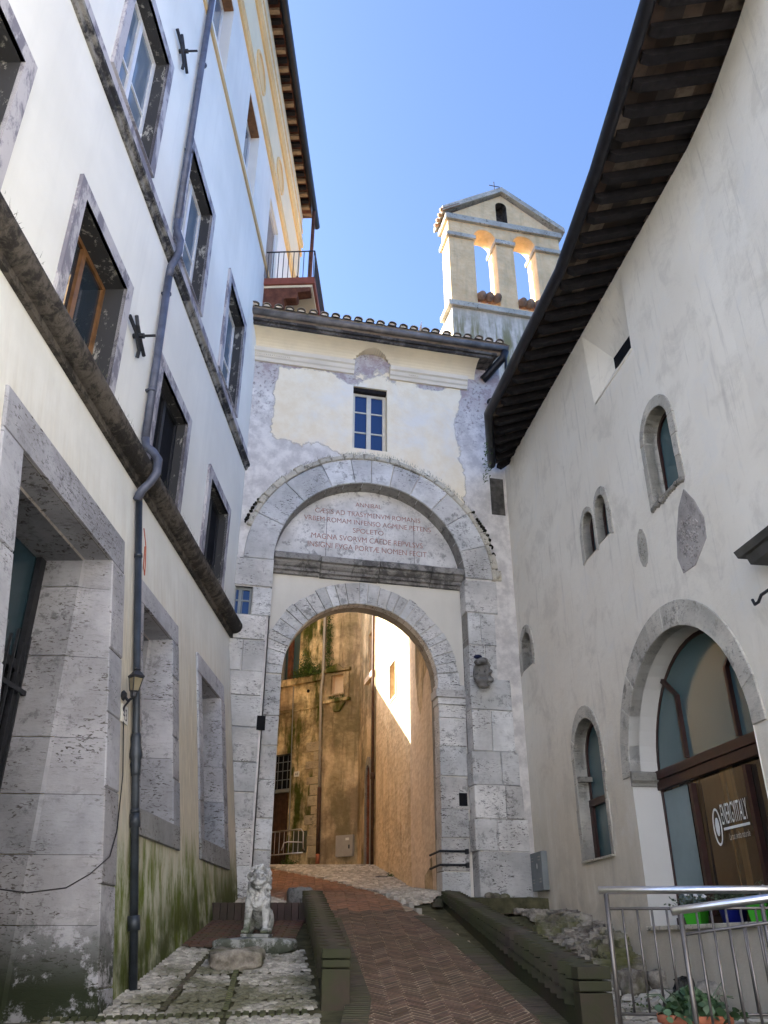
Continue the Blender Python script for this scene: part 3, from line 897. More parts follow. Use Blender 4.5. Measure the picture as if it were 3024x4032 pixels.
for k in range(40):
    u = 9.3+k*0.28
    r_ = MB(); r_.pbox(LF, u, u+0.12, 23.86, 23.98, 0.0, 0.30)
    r_.build('rafter_end', SLATE_RAFT if k % 2 else RAFTER, palace)
gt_ = MB(); gt_.tube([LF.p(U_ST, 23.95, 0.44), LF.p(21.2, 23.95, 0.44)], 0.115, 10)
gt_.build('gutter', GUTTER, palace, True)
# frieze, mouldings, blind ovals
fz = MB(); fz.pbox(LF, U_ST, 20.58, 20.35, 23.84, 0.0, 0.035); fz.build('frieze', OCHRE_PALE, palace)
for v0, v1, d, mm in ((19.98, 20.14, 0.06, OCHRE), (20.22, 20.33, 0.09, OCHRE_PALE), (21.95, 22.1, 0.085, OCHRE), (22.35, 22.55, 0.12, OCHRE_PALE), (23.0, 23.15, 0.07, OCHRE)):
    mo = MB(); mo.pbox(LF, U_ST, 20.58, v0, v1, 0.0, d); mo.build('moulding', mm, palace)
for uc in (7.0, 10.1, 13.3, 16.45):
    ov = MB()
    pts = [(uc+0.55*math.cos(t*math.pi/12), 20.95+0.45*math.sin(t*math.pi/12)) for t in range(24)]
    pin = [(uc+0.47*math.cos(t*math.pi/12), 20.95+0.37*math.sin(t*math.pi/12)) for t in range(24)]
    ov.ring(LF, pts, pin, 0.03, 0.075); ov.fill([[LF.p(u, v, 0.042) for u, v in pin]])
    ov.build('blind_oval', OCHRE, palace)
yb = MB(); yb.pbox(LF, U_ST, 20.58, 16.83, 16.98, 0.0, 0.04); yb.build('string_band', TANBAND, palace)
# upper stone cornice (string course) under the second row of windows
cs = MB()
prof = [(0, 10.78), (0.035, 10.78), (0.05, 10.83), (0.05, 10.85), (0.09, 10.875), (0.095, 10.93), (0.06, 10.945), (0.03, 10.95), (0, 10.96)]
cs.sweep(prof, LF, U_ST, 15.62); cs.build('cornice', CORNICE, palace)
cs = MB(); cs.pbox(LF, U_ST, 15.62, 10.965, 11.24, 0.0, 0.028); cs.build('sill_course', SURROUND, palace)
# dark torus cordon
tc = MB()
prof = [(0.0, 6.95), (0.06, 6.95), (0.06, 7.03)]
for i in range(11):
    t = -math.pi/2+math.pi*i/10
    prof.append((0.06+0.165*math.cos(t), 7.185+0.155*math.sin(t)))
prof += [(0.0, 7.36)]
u = U_ST
while u < 16.0:
    u2 = min(16.05, u+random.uniform(0.9, 1.6))
    pp = [(d*random.uniform(0.985, 1.015), v) for d, v in prof]
    b0 = len(tc.f); tc.sweep(pp, LF, u, u2-0.006)
    c = gray()
    for i in range(b0, len(tc.f)): tc.cols[i] = c
    u = u2
tc.build('cordon', TORUS, palace)

def win_unit(parent, pl, u0, u1, z0, z1, depth, frame_m, pane_m, bars=(), t=0.07, mull=True, name='sash', d_in=0.05):
    """timber casement inside an opening"""
    f = MB()
    f.ring(pl, rect(u0, u1, z0, z1), rect(u0+t, u1-t, z0+t, z1-t), -depth-d_in, -depth)
    if mull:
        c = (u0+u1)/2; f.pbox(pl, c-t*0.7, c+t*0.7, z0+t, z1-t, -depth-d_in, -depth+0.012)
    for zb in bars: f.pbox(pl, u0+t, u1-t, zb-0.017, zb+0.017, -depth-d_in, -depth-0.008)
    fo = f.build(name, frame_m, parent)
    g_ = MB(); g_.fill([[pl.p(a, b, -depth-0.03) for a, b in rect(u0+t*0.9, u1-t*0.9, z0+t*0.9, z1-t*0.9)]])
    g_.build('pane', pane_m, parent)
    return fo

def palace_window(u0, u1, z0, z1, depth, frame_m, pane_m, bars, label=None, dark_reveal=True, mull=True):
    s = MB()
    o = rect(u0, u1, z0, z1); i = rect(u0+FR, u1-FR, z0+0.02, z1-FR)
    s.ring(LF, o, i, 0.0, 0.045)
    w_ = s.build('window', SURROUND, palace)
    if label: w_['label'] = label
    r_ = MB()
    r_.loops([LF.p(a, b, 0.044) for a, b in i], [LF.p(a, b, -depth-0.06) for a, b in i])
    r_.build('reveal', REVEAL, w_)
    win_unit(w_, LF, u0+FR, u1-FR, z0+0.02, z1-FR, depth, frame_m, pane_m, bars, mull=mull)
for k, (u0, u1) in enumerate(ROW1):
    if k < 2: palace_window(u0, u1, 7.28, 9.24, 0.24, WOODBR, GLASS, (), 'window with brown timber sash')
    else: palace_window(u0, u1, 7.28, 9.24, 0.13, DARKIRON, DARK, (), 'unglazed dark window with wire mesh')
for u0, u1 in ROW2:
    palace_window(u0, u1, 11.30, 13.76, 0.17, WHITEPAINT, GLASSGREY, (12.3,), 'window with white sash')
for u0, u1 in ROW3:
    r_ = MB(); q = rect(u0, u1, 17.25, 19.42)
    r_.loops([LF.p(a, b, 0) for a, b in q], [LF.p(a, b, -0.30) for a, b in q])
    w_ = r_.build('window', CREAM, palace); w_['label'] = 'plain top floor window without a surround'
    win_unit(w_, LF, u0, u1, 17.25, 19.42, 0.22, WHITEPAINT, GLASSGREY, (18.0,))
    rs_ = MB(); rs_.pbox(LF, u0+0.002, u1-0.002, 19.38, 19.415, -0.215, -0.01); rs_.build('lintel_shutter_box', WOODBR, w_)
# balcony door with lowered shutter
q = rect(*DOOR3); r_ = MB()
r_.loops([LF.p(a, b, 0) for a, b in q], [LF.p(a, b, -0.25) for a, b in q])
bd = r_.build('balcony_door', CREAM, palace)
s_ = MB()
s_.pbox(LF, DOOR3[0]+0.09, DOOR3[1]-0.09, 16.52, 19.2, -0.2, -0.12)
for k in range(52):
    s_.pbox(LF, DOOR3[0]+0.09, DOOR3[1]-0.09, 16.56+k*0.05, 16.585+k*0.05, -0.118, -0.1)
s_.build('shutter', CABPALE, bd)
s_ = MB(); s_.ring(LF, rect(*DOOR3), rect(DOOR3[0]+0.09, DOOR3[1]-0.09, 16.5, 19.2), -0.2, -0.06); s_.build('door_frame', WHITEPAINT, bd)

# portal and lower windows: stone surrounds on the battered base
def lintel_u(z): return z
def base_opening(name, u0, u1, z0, z1, iu0, iu1, iz0, iz1, back, sillz=None, label=None):
    """surround blocks on the scarp plane, splayed jambs, deep reveal"""
    s = MB(); PR = 0.03
    h = [] ; z = iz0
    def course(ua, ub, za, zb):
        z = za
        while z < zb-0.05:
            z2 = z+random.uniform(0.55, 0.95)
            if zb-z2 < 0.35: z2 = zb
            s.stone(SC, rect(ua, ub, z+0.004, z2-0.004), -0.4, PR+random.uniform(-0.006, 0.006), 0.012, 0, gray())
            z = z2
    course(u0, iu0, z0, iz1); course(iu1, u1, z0, iz1)
    s.stone(SC, rect(u0, u1, iz1+0.002, z1), -0.4, PR, 0.014, 0, gray())
    if sillz: s.stone(SC, rect(u0, u1, z0, iz0), -0.4, PR+0.01, 0.014, 0, (0.55, 0.55, 0.5))
    ob = s.build(name, PORTAL, palace)
    if label: ob['label'] = label
    # reveal as jointed blocks: first stage to the wall plane, then a deeper stage
    r = MB()
    zz = iz0; first = True
    while zz < iz1-0.02:
        z2 = zz+random.uniform(0.5, 0.9)
        if iz1-z2 < 0.35: z2 = iz1
        for ua, sgn in ((iu0, 1), (iu1, -1)):
            c = gray(); g_ = 0.004
            A = [SC.p(ua, zz+g_, PR-0.012), SC.p(ua, z2-g_, PR-0.012)]
            ub = ua+sgn*0.07
            B = [LF.p(ub, zz+g_, -0.06), LF.p(ub, z2-g_, -0.06)]
            C2 = [LF.p(ub+sgn*0.035, zz+g_, -0.09), LF.p(ub+sgn*0.035, z2-g_, -0.09)]
            D_ = [LF.p(ub+sgn*0.05, zz+g_, -back), LF.p(ub+sgn*0.05, z2-g_, -back)]
            r.face([A[0], B[0], B[1], A[1]], 0, c); r.face([B[0], C2[0], C2[1], B[1]], 0, c); r.face([C2[0], D_[0], D_[1], C2[1]], 0, tuple(x*0.85 for x in c))  # deeper stage tinted darker, its shade put into the colour
            # dark open joint behind
            r.face([SC.p(ua, z2-g_, PR-0.03), LF.p(ub, z2-g_, -0.06), LF.p(ub, z2+g_, -0.06), SC.p(ua, z2+g_, PR-0.03)], 0, (0.1, 0.1, 0.1))
        zz = z2
    c = (0.55, 0.52, 0.48)
    r.face([SC.p(iu0, iz1, 0), SC.p(iu1, iz1, 0), LF.p(iu1-0.07, iz1, -0.06), LF.p(iu0+0.07, iz1, -0.06)], 0, c)
    r.face([LF.p(iu0+0.07, iz1, -0.06), LF.p(iu1-0.07, iz1, -0.06), LF.p(iu1-0.105, iz1-0.05, -0.09), LF.p(iu0+0.105, iz1-0.05, -0.09)], 0, (0.85, 0.75, 0.6))
    r.face([LF.p(iu0+0.105, iz1-0.05, -0.09), LF.p(iu1-0.105, iz1-0.05, -0.09), LF.p(iu1-0.12, iz1-0.05, -back), LF.p(iu0+0.12, iz1-0.05, -back)], 0, (0.4, 0.4, 0.4))
    r.face([SC.p(iu0, iz0, 0), SC.p(iu1, iz0, 0), LF.p(iu1-0.12, iz0+0.03, -back), LF.p(iu0+0.12, iz0+0.03, -back)], 0, (0.6, 0.6, 0.6))
    r.build('reveal', PORTAL, ob, recalc=False)
    bk = MB()
    bk.fill([[LF.p(a, b, -back+0.01) for a, b in rect(iu0+0.06, iu1-0.06, iz0, iz1)]])
    return ob, bk
por, bk = base_opening('portal', 5.88, 9.08, 0.3, 5.92, 6.27, 8.66, 0.4, 5.50, 0.62, None, 'tall stone portal with deep splayed jambs')
bk.build('dark_opening', DARK, por)
dl = MB(); dl.pbox(LF, 6.34, 8.58, 4.2, 5.44, -0.60, -0.57); dl.build('door_fanlight', glass('dusty_blue_fanlight_glass', (0.02, 0.045, 0.06), 0.25), por)
dr = MB()
dr.pbox(LF, 6.34, 6.42, 0.5, 4.2, -0.60, -0.5); dr.pbox(LF, 8.42, 8.56, 0.5, 5.44, -0.56, -0.5); dr.pbox(LF, 6.34, 8.5, 4.12, 4.22, -0.6, -0.48)
dr.build('door_frame', DARKIRON, por)
gr = MB()
for k in range(15):
    gr.pbox(LF, 6.45+k*0.14, 6.475+k*0.14, 0.5, 4.5 - 0.1*(k % 2), -0.46, -0.435)
for zb in (1.2, 2.6, 3.9): gr.pbox(LF, 6.35, 8.55, zb, zb+0.05, -0.468, -0.428)
gr.build('iron_grille', DARKIRON, por)
w3, bk = base_opening('lower_window', 9.60, 11.57, 2.68, 5.73, 9.86, 11.24, 2.96, 5.43, 0.66, True, 'deep stone framed window behind the downpipe'); bk.build('dark_opening', DARK, w3)
w4, bk = base_opening('lower_window', 12.74, 14.72, 2.68, 5.73, 13.0, 14.40, 2.96, 5.43, 0.66, True, 'deep stone framed window nearest the gate'); bk.build('dark_opening', DARK, w4)

# downpipe: upper run, swan necks over cornice and cordon, lower run down the batter
UP = 9.30
dp = MB()
dp.tube([LF.p(UP-0.06, 23.9, 0.08), LF.p(UP-0.03, 17, 0.08), LF.p(UP, 11.55, 0.08)], 0.055, 12)
dp.tube([LF.p(UP, 11.60, 0.08), LF.p(UP+0.01, 11.40, 0.085), LF.p(UP+0.02, 11.28, 0.12), LF.p(UP+0.02, 11.15, 0.17), LF.p(UP+0.02, 10.92, 0.175), LF.p(UP+0.02, 10.74, 0.13), LF.p(UP+0.02, 10.62, 0.085), LF.p(UP+0.02, 10.4, 0.08)], 0.055, 12)
dp.tube([LF.p(UP+0.02, 10.4, 0.08), LF.p(UP+0.10, 7.6, 0.08)], 0.055, 12)
dp.tube([LF.p(UP+0.10, 7.62, 0.08), LF.p(UP+0.11, 7.50, 0.10), LF.p(UP+0.12, 7.42, 0.20), LF.p(UP+0.13, 7.30, 0.285), LF.p(UP+0.13, 7.10, 0.29), LF.p(UP+0.13, 6.95, 0.22), LF.p(UP+0.14, 6.84, 0.12), LF.p(UP+0.15, 6.7, 0.075)], 0.058, 12)
for z in (8.35, 10.1, 13.2, 15.4, 18.5, 21):
    dp.lathe([(0.062, 0), (0.066, 0.012), (0.062, 0.03)], LF.p(UP+0.05, z, 0.08), 12); dp.pbox(LF, UP+0.02, UP+0.07, z, z+0.03, 0.0, 0.06)
dp.build('downpipe', LEAD, palace, True)
def sp_(z, d=0.065, u=UP+0.17): return SC.p(u+(6.7-z)*0.02, z, d)
d2 = MB()
d2.tube([sp_(6.74), sp_(1.0)], 0.043, 12)
for z, r in ((5.9, 0.05), (2.72, 0.058), (2.86, 0.05), (1.72, 0.064)):
    d2.tube([sp_(z), sp_(z+0.05 if r < 0.055 else z+0.14)], r, 12)
d2.tube([sp_(3.72), sp_(3.68), sp_(3.60), sp_(3.50), sp_(3.46), sp_(3.42), sp_(3.38), sp_(3.30), sp_(3.26)], [0.05, 0.06, 0.056, 0.074, 0.072, 0.053, 0.062, 0.05, 0.05], 12)
d2.build('downpipe', BLACKPIPE, palace, True)
# wall anchors
def anchor(u, v, s):
    a = MB()
    a.tube([LF.p(u-0.42*s, v+0.06, 0.05), LF.p(u-0.12*s, v-0.01, 0.07), LF.p(u+0.12*s, v-0.20*s, 0.07), LF.p(u+0.16*s, v-0.32*s, 0.05)], 0.035*s, 6)
    a.tube([LF.p(u-0.15*s, v+0.30*s, 0.05), LF.p(u-0.10*s, v+0.14*s, 0.07), LF.p(u+0.15*s, v-0.02, 0.07), LF.p(u+0.42*s, v-0.06, 0.05)], 0.035*s, 6)
    a.tube([LF.p(u, v, 0.0), LF.p(u, v, 0.15)], 0.045*s, 8); a.tube([LF.p(u, v, 0.15), LF.p(u, v, 0.30)], 0.022*s, 8)
    a.build('wall_anchor', DARKIRON, palace)
anchor(8.62, 8.72, 0.8); anchor(8.44, 14.42, 0.8)
# grass on the cordon
gs = MB()
for k in range(700):
    u = random.uniform(5.0, 15.8); d = random.uniform(0.02, 0.30)
    b = LF.p(u, 7.345, d*0.6); t = Vector((random.uniform(-.03, .03), random.uniform(-.05, .05), random.uniform(0.03, 0.11)))
    s_ = Vector((0, 0.004, 0))
    gs.face([b-s_, b+s_, b+t])
o = gs.build('dry_grass', DRYGRASS, recalc=False); o['kind'] = 'stuff'; tag(o, 'wispy dry grass growing along the top of the dark stone cordon', 'grass')
# balcony
bal = thing('balcony', 'small balcony with red slab, brown stepped brackets and black iron railing high on the palace', 'balcony', tuple(LF.p(17, 16.4, 0)))
b_ = MB(); b_.pbox(LF, 15.80, 18.3, 16.30, 16.50, 0.0, 1.28); b_.build('slab', BALCBRICK, bal)
b_ = MB(); b_.pbox(LF, 15.86, 18.24, 16.22, 16.30, 0.0, 1.22); b_.build('soffit', COVE, bal)
for ub in (15.86, 17.9):
    k_ = MB()
    pr = [(0, 16.24), (1.18, 16.24), (1.18, 16.10), (0.86, 16.06), (0.86, 15.92), (0.82, 15.88), (0.56, 15.88), (0.52, 15.84), (0.52, 15.64), (0.47, 15.58), (0, 15.52)]
    k_.prism([LF.p(ub, v, d) for d, v in pr], LF.u*0.28); k_.build('bracket', BALCWOOD, bal, bevel=0.01)
rl = MB()
rl.tube([LF.p(15.84, 17.42, 0.0), LF.p(15.84, 17.42, 1.24), LF.p(18.26, 17.42, 1.24), LF.p(18.26, 17.42, 0)], 0.02, 6)
rl.build('handrail', DARKIRON, bal)
for k in range(10):
    m_ = MB(); d = 0.06+k*0.13; m_.tube([LF.p(15.84, 16.5, d), LF.p(15.84, 17.42, d)], 0.011, 5); m_.build('baluster', DARKIRON, bal)
for k in range(17):
    m_ = MB(); u = 15.98+k*0.135; m_.tube([LF.p(u, 16.5, 1.24), LF.p(u, 17.42, 1.24)], 0.011, 5); m_.build('baluster', DARKIRON, bal)
bp = MB(); bp.tube([LF.p(20.4, 23.9, 0.44), LF.p(20.3, 20.5, 0.44), LF.p(20.1, 20.3, 0.3), LF.p(19.8, 20.3, 0.1), LF.p(19.75, 20.0, 0.07), LF.p(19.75, 12, 0.07)], 0.06, 8)
bp.build('downpipe', BALCWOOD, palace, True)
# wall lantern, number plate, cable
lan = thing('wall_lantern', 'small black wall lantern with amber panes beside the left downpipe', 'lantern', tuple(SC.p(9.20, 4.08, 0)))
l_ = MB(); c = SC.p(9.10, 4.10, 0.17)
l_.lathe([(0.055, -0.008), (0.088, 0.0), (0.098, 0.02), (0.03, 0.085), (0.042, 0.095), (0.02, 0.12)], c+Vector((0, 0, 0.13)), 4)
l_.lathe([(0.02, -0.10), (0.035, -0.08), (0.04, -0.04), (0.05, -0.02)], c, 8)
for sx, sy in ((1, 0), (0, 1), (-1, 0), (0, -1)):
    l_.tube([c+Vector((sx*0.048, sy*0.048, -0.02)), c+Vector((sx*0.08, sy*0.08, 0.13))], 0.007, 4)
l_.build('lantern_head', DARKIRON, lan)
l_ = MB(); l_.lathe([(0.045, -0.02), (0.075, 0.125)], c, 4); l_.build('lantern_glass', LAMPGLASS, lan)
l_ = MB(); l_.tube([SC.p(9.20, 4.10, 0.01), SC.p(9.16, 4.0, 0.08), c+Vector((0, 0, -0.09))], 0.016, 6); l_.tube([SC.p(9.20, 3.9, 0.01), SC.p(9.18, 3.95, 0.04), SC.p(9.15, 4.0, 0.10)], 0.013, 6)
l_.lathe([(0.05, 0), (0.06, 0.02), (0.03, 0.05)], SC.p(9.20, 4.08, 0.0), 10, 0, (1, 0, 0)); l_.build('bracket', DARKIRON, lan)
np_ = MB(); np_.pbox(SC, 9.15, 9.36, 3.78, 3.98, 0.004, 0.02)
pt = np_.build('house_number_plate', PLATE); tag(pt, 'small white house number plate reading 43 under the wall lantern', 'number plate')
text_on(SC, '43', 9.255, 3.81, 0.13, 0.13, 0.0225, INK, pt, 'digits')
cb = MB(); cb.tube([SC.p(9.18, 3.78, 0.03), SC.p(9.16, 3.2, 0.045), SC.p(9.0, 2.62, 0.05), SC.p(8.78, 2.36, 0.06), SC.p(8.2, 2.16, 0.08), SC.p(7.7, 2.02, 0.06), SC.p(7.0, 1.95, 0.03), SC.p(6.2, 1.95, 0.03)], 0.006, 6)
o = cb.build('cable', CABLEM, None, True); tag(o, 'thin black cable sagging across the lower stones of the left portal', 'cable')
tw = MB(); tw.tube([SC.p(9.58, 6.35, 0.1), SC.p(9.61, 6.1, 0.12), SC.p(9.66, 5.86, 0.1), SC.p(9.64, 5.72, 0.1), SC.p(9.59, 5.80, 0.1), SC.p(9.60, 6.1, 0.11)], 0.007, 5)
o = tw.build('twine', ORANGE); tag(o, 'loop of orange twine hanging from the left downpipe below the cordon', 'twine')

# ================================================================== GATE
gate = thing('town_gate', 'old stone town gate with Latin inscription and round arch across the street', 'gate', tuple(GT.p(-3.2, 2.2, 0)))
GU = -3.22; GZ = 8.68; GR0 = 2.09; GR1 = 2.80          # big blind arch
CU = -3.34; CZ = 6.40; CR = 1.63                        # street arch on the recessed panel
REC = -0.35; BACK = -0.85
def arc(cu, cz, r, a0, a1, n): return [(cu+r*math.cos(a0+(a1-a0)*i/n), cz+r*math.sin(a0+(a1-a0)*i/n)) for i in range(n+1)]
# front plaster wall with the blind-arch opening cut out, window and small window
big = [(GU-GR0-0.02, 0.5), (GU+GR0+0.06, 0.5)] + arc(GU, GZ, GR0+0.02, 0, math.pi, 24)
WIN = (-3.69, -2.87, 11.70, 13.43)
SW = (-6.16, -5.69, 7.47, 8.07)
w = MB()
w.wall(GT, rect(-6.6, 0.05, 0.5, 14.6), [big, rect(*WIN), rect(*SW)])
w.build('wall', GATEPL, gate)
# recessed panel with the street arch
pa = [(CU-CR, 0.5), (CU+CR, 0.5)] + arc(CU, CZ, CR, 0, math.pi, 24)
w = MB()
w.wall(GT, [(GU-GR0-0.02, 0.5), (GU+GR0+0.06, 0.5), (GU+GR0+0.06, 8.75), (GU-GR0-0.02, 8.75)], [[(u, max(v, 0.51)) for u, v in pa]], REC)
w.build('recessed_panel', INFILL, gate)
w = MB()     # soffit of the blind arch, in blocks
ns = 15
for i in range(ns):
    t0 = math.pi*i/ns; t1 = math.pi*(i+1)/ns; c = gray()
    q = arc(GU, GZ, GR0, t0+0.004, t1-0.004, 3)
    for (u0, v0), (u1, v1) in zip(q, q[1:]):
        w.face([GT.p(u0, v0, 0.03), GT.p(u1, v1, 0.03), GT.p(u1, v1, REC-0.02), GT.p(u0, v0, REC-0.02)], 0, c)
for u in (GU-GR0, GU+GR0):
    z = 1.4
    while z < GZ-0.02:
        z2 = min(GZ, z+random.uniform(0.5, 0.9))
        w.face([GT.p(u, z+0.004, 0.03), GT.p(u, z2-0.004, 0.03), GT.p(u, z2-0.004, REC-0.02), GT.p(u, z+0.004, REC-0.02)], 0, gray()); z = z2
w.build('arch_reveal', travertine('grey_arch_soffit_stone', (0.34, 0.32, 0.29)), gate, recalc=False)
# thickness of the street arch and gate back
w = MB()
n = 24
A = [GT.p(u, v, REC) for u, v in pa]; B = [GT.p(u, v, BACK) for u, v in pa]
w.loops(A, B, 0, False)
w.wall(GT, [(-6.6, 0.5), (0.05, 0.5), (0.05, 8.7), (-6.6, 8.7)], [[(u, max(v, 0.51)) for u, v in pa]], BACK)
w.face([GT.p(-6.6, 8.7, BACK), GT.p(0.05, 8.7, BACK), GT.p(0.05, 8.7, -1.9), GT.p(-6.6, 8.7, -1.9)])
w.face([GT.p(-6.6, 8.7, -1.9), GT.p(0.05, 8.7, -1.9), GT.p(0.05, 14.9, -1.9), GT.p(-6.6, 14.9, -1.9)])
w.face([GT.p(0.05, 0.5, 0), GT.p(0.05, 0.5, -1.9), GT.p(0.05, 14.9, -1.9), GT.p(0.05, 14.9, 0)])
w.build('arch_barrel', travertine('dark_barrel_stone', (0.30, 0.27, 0.23), tintmix=0), gate, recalc=False)
def voussoirs(mb, pl, cu, cz, r0, r1, d0, d1, cuts, seg=4, bev=0.012, gap=0.006):
    for a0, a1 in zip(cuts, cuts[1:]):
        g0 = gap/r1
        o = arc(cu, cz, r1*random.uniform(0.985, 1.015), a0+g0, a1-g0, seg); i = arc(cu, cz, r0, a1-g0, a0+g0, seg)
        mb.stone(pl, o+i, d0, d1+random.uniform(-0.006, 0.006), bev, 0, gray())
def cutlist(n, a0=0.0, a1=math.pi, j=0.25):
    c = [a0+(a1-a0)*(i+random.uniform(-j, j)*(0 < i < n))/n for i in range(n+1)]
    return c
m_ = MB(); voussoirs(m_, GT, GU, GZ+0.02, GR0, GR1-0.10, -0.2, 0.05, [0, 0.30, 0.62, 0.86, 1.14, 1.38, 1.58, 1.76, 2.02, 2.38, 2.74, math.pi], 8)
m_.build('outer_arch', STONE, gate)
m_ = MB(); voussoirs(m_, GT, CU, CZ, CR-0.005, 2.09, REC-0.2, REC+0.035, cutlist(27, -0.0, math.pi), 2)
m_.build('inner_arch', STONE, gate)
m_ = MB()
for a0, a1 in zip(cutlist(26, 0.02, math.pi-0.04)[:-1], cutlist(26, 0.02, math.pi-0.04)[1:]):
    pass
cl = cutlist(28, 0.0, math.pi-0.28)
voussoirs(m_, GT, GU, GZ, GR1-0.095, GR1+0.03, -0.1, 0.095, cl, 2, 0.02)
m_.build('hood_moulding', LICHEN, gate)
# pillars
def stack(mb, pl, z0, z1, lf, rf_, d, hmin, hmax, jag=0.0, split=0.0, bev=0.014):
    z = z0
    while z < z1-0.03:
        z2 = z+random.uniform(hmin, hmax)
        if z1-z2 < hmin*0.6: z2 = z1
        ua, ub = lf(z)+random.uniform(-jag, 0)*1.0, rf_(z)+random.uniform(-0.25, 1)*jag
        if random.random() < split:
            um = ua+(ub-ua)*random.uniform(0.4, 0.65)
            spans = [(ua, um), (um, ub)]
        else: spans = [(ua, ub)]
        for a, b in spans:
            e = 0.005
            k = lambda: random.uniform(-0.008, 0.008)
            mb.stone(pl, [(a+e+k(), z+e+k()), (b-e+k(), z+e+k()), (b-e+k(), z2-e+k()), (a+e+k(), z2-e+k())], d-0.3, d+random.uniform(0.02, 0.05), bev, 0, gray())
        z = z2
m_ = MB(); stack(m_, GT, 1.2, 7.44, lambda z: -6.3, lambda z: -5.375+0.002*(8-z), 0.0, 0.42, 0.75, 0.0, 0.25)
m_.stone(GT, rect(-5.68, -5.30, 7.46, 8.06), -0.3, 0.035, 0.014, 0, gray()); m_.stone(GT, rect(-6.3, -5.30, 8.09, 8.70), -0.3, 0.04, 0.014, 0, gray())
m_.build('left_pillar', STONE, gate)
m_ = MB(); stack(m_, GT, 1.2, CZ-0.02, lambda z: -5.37, lambda z: CU-CR+0.0, REC, 0.45, 0.7); m_.build('left_jamb', STONE, gate)
m_ = MB(); stack(m_, GT, 1.2, CZ-0.42, lambda z: CU+CR-0.0-0.012*(6.4-z), lambda z: -1.11-0.02*(6.4-z), REC, 0.42, 0.68); 
for k, (za, zb, ex) in enumerate(((5.98, 6.12, 0.03), (6.12, 6.28, 0.07), (6.28, 6.40, 0.02))):
    m_.stone(GT, rect(CU+CR-ex, -1.12, za+0.003, zb-0.003), REC-0.3, REC+0.04+ex, 0.012, 0, gray())
m_.build('right_jamb', STONE, gate)
def right_edge(z): return lerp(z, [1.5, 2.6, 4.2, 6.2, 6.4, 8.7, 9.0], [-0.06, -0.08, -0.20, -0.30, -0.55, -0.35, -0.42])
m_ = MB(); stack(m_, GT, 1.6, 8.66, lambda z: -1.12+0.0*(z), right_edge, 0.0, 0.42, 0.85, 0.08, 0.5); m_.build('right_pillar', STONE, gate)
# rough plinth stones at the right pillar foot
m_ = MB()
for k in range(26):
    u = -1.0+random.uniform(0, 1.0); z = 2.05+random.uniform(0, 0.35)
    m_.ball(GT.p(u, z, 0.06), (0.10, 0.06, 0.06), 8)
m_.build('rubble_footing', RUBBLE, gate)
# lunette slab and inscription
m_ = MB()
m_.fill([[GT.p(u, v, REC+0.012) for u, v in [(GU-GR0+0.005, 8.9), (GU+GR0-0.005, 8.9)]+arc(GU, GZ, GR0-0.004, 0.11, math.pi-0.11, 24)]])
ins = m_.build('inscription_panel', MARBLE, gate)
LN = [('ANNIBAL', -3.225, 10.36, 0.60, 0.105), ('CÆSIS AD TRASYMENVM ROMANIS', -3.225, 10.11, 2.42, 0.115), ('VRBEM ROMAM INFENSO AGMINE PETENS', -3.225, 9.905, 2.90, 0.115),
      ('SPOLETO', -3.225, 9.70, 0.70, 0.115), ('MAGNA SVORVM CAEDE REPVLSVS', -3.235, 9.48, 2.52, 0.125), ('INSIGNI FVGA PORTÆ NOMEN FECIT', -3.225, 9.27, 2.68, 0.125)]
for s_, uc, v0, wd, ht in LN: text_on(GT, s_, uc, v0, wd, ht, REC+0.016, REDLET, ins, 'lettering')
for u in (-4.17, -2.18):
    m_ = MB(); m_.pbox(GT, u, u+0.012, 8.95, 10.15, REC+0.01, REC+0.0155); m_.build('slab_joint', HEADST, ins)
# cornice below the lunette
m_ = MB()
cp = [(REC, 8.545), (REC+0.09, 8.545), (REC+0.09, 8.60), (REC+0.16, 8.612), (REC+0.16, 8.675), (REC+0.20, 8.69), (REC+0.25, 8.74), (REC+0.25, 8.79), (REC+0.33, 8.80), (REC+0.34, 8.91), (REC+0.30, 8.945), (REC, 8.96)]
for a, b in ((-5.29, -4.30), (-4.29, -3.02), (-3.01, -1.86), (-1.85, -1.14)):
    k = random.uniform(-0.012, 0.012); m_.sweep([(d, v+k) for d, v in cp], GT, a+0.004, b-0.004)
m_.build('cornice', CORNICE2, gate)
# window over the arch
w_ = MB(); q = rect(*WIN); w_.loops([GT.p(a, b, 0) for a, b in q], [GT.p(a, b, -0.32) for a, b in q]); gw = w_.build('window', COVE, gate)
win_unit(gw, GT, WIN[0], WIN[1], WIN[2], WIN[3]-0.09, 0.16, CREAMPAINT, GLASSBLUE, (12.24, 12.80), 0.075)
m_ = MB(); m_.pbox(GT, WIN[0], WIN[1], WIN[3]-0.10, WIN[3]-0.002, -0.2, -0.05); m_.build('lintel', RAFTER, gw)
w_ = MB(); q = rect(*SW); w_.loops([GT.p(a, b, 0) for a, b in q], [GT.p(a, b, -0.2) for a, b in q]); gw2 = w_.build('small_window', STONE, gate)
win_unit(gw2, GT, SW[0], SW[1], SW[2], SW[3], 0.10, CABGREY, GLASSBLUE, (7.80,), 0.045, True)
m_ = MB()
for u in (-6.02, -5.88): m_.pbox(GT, u, u+0.012, SW[2]+0.03, SW[3]-0.03, -0.125, -0.1)
m_.build('lead_bars', CABGREY, gw2)
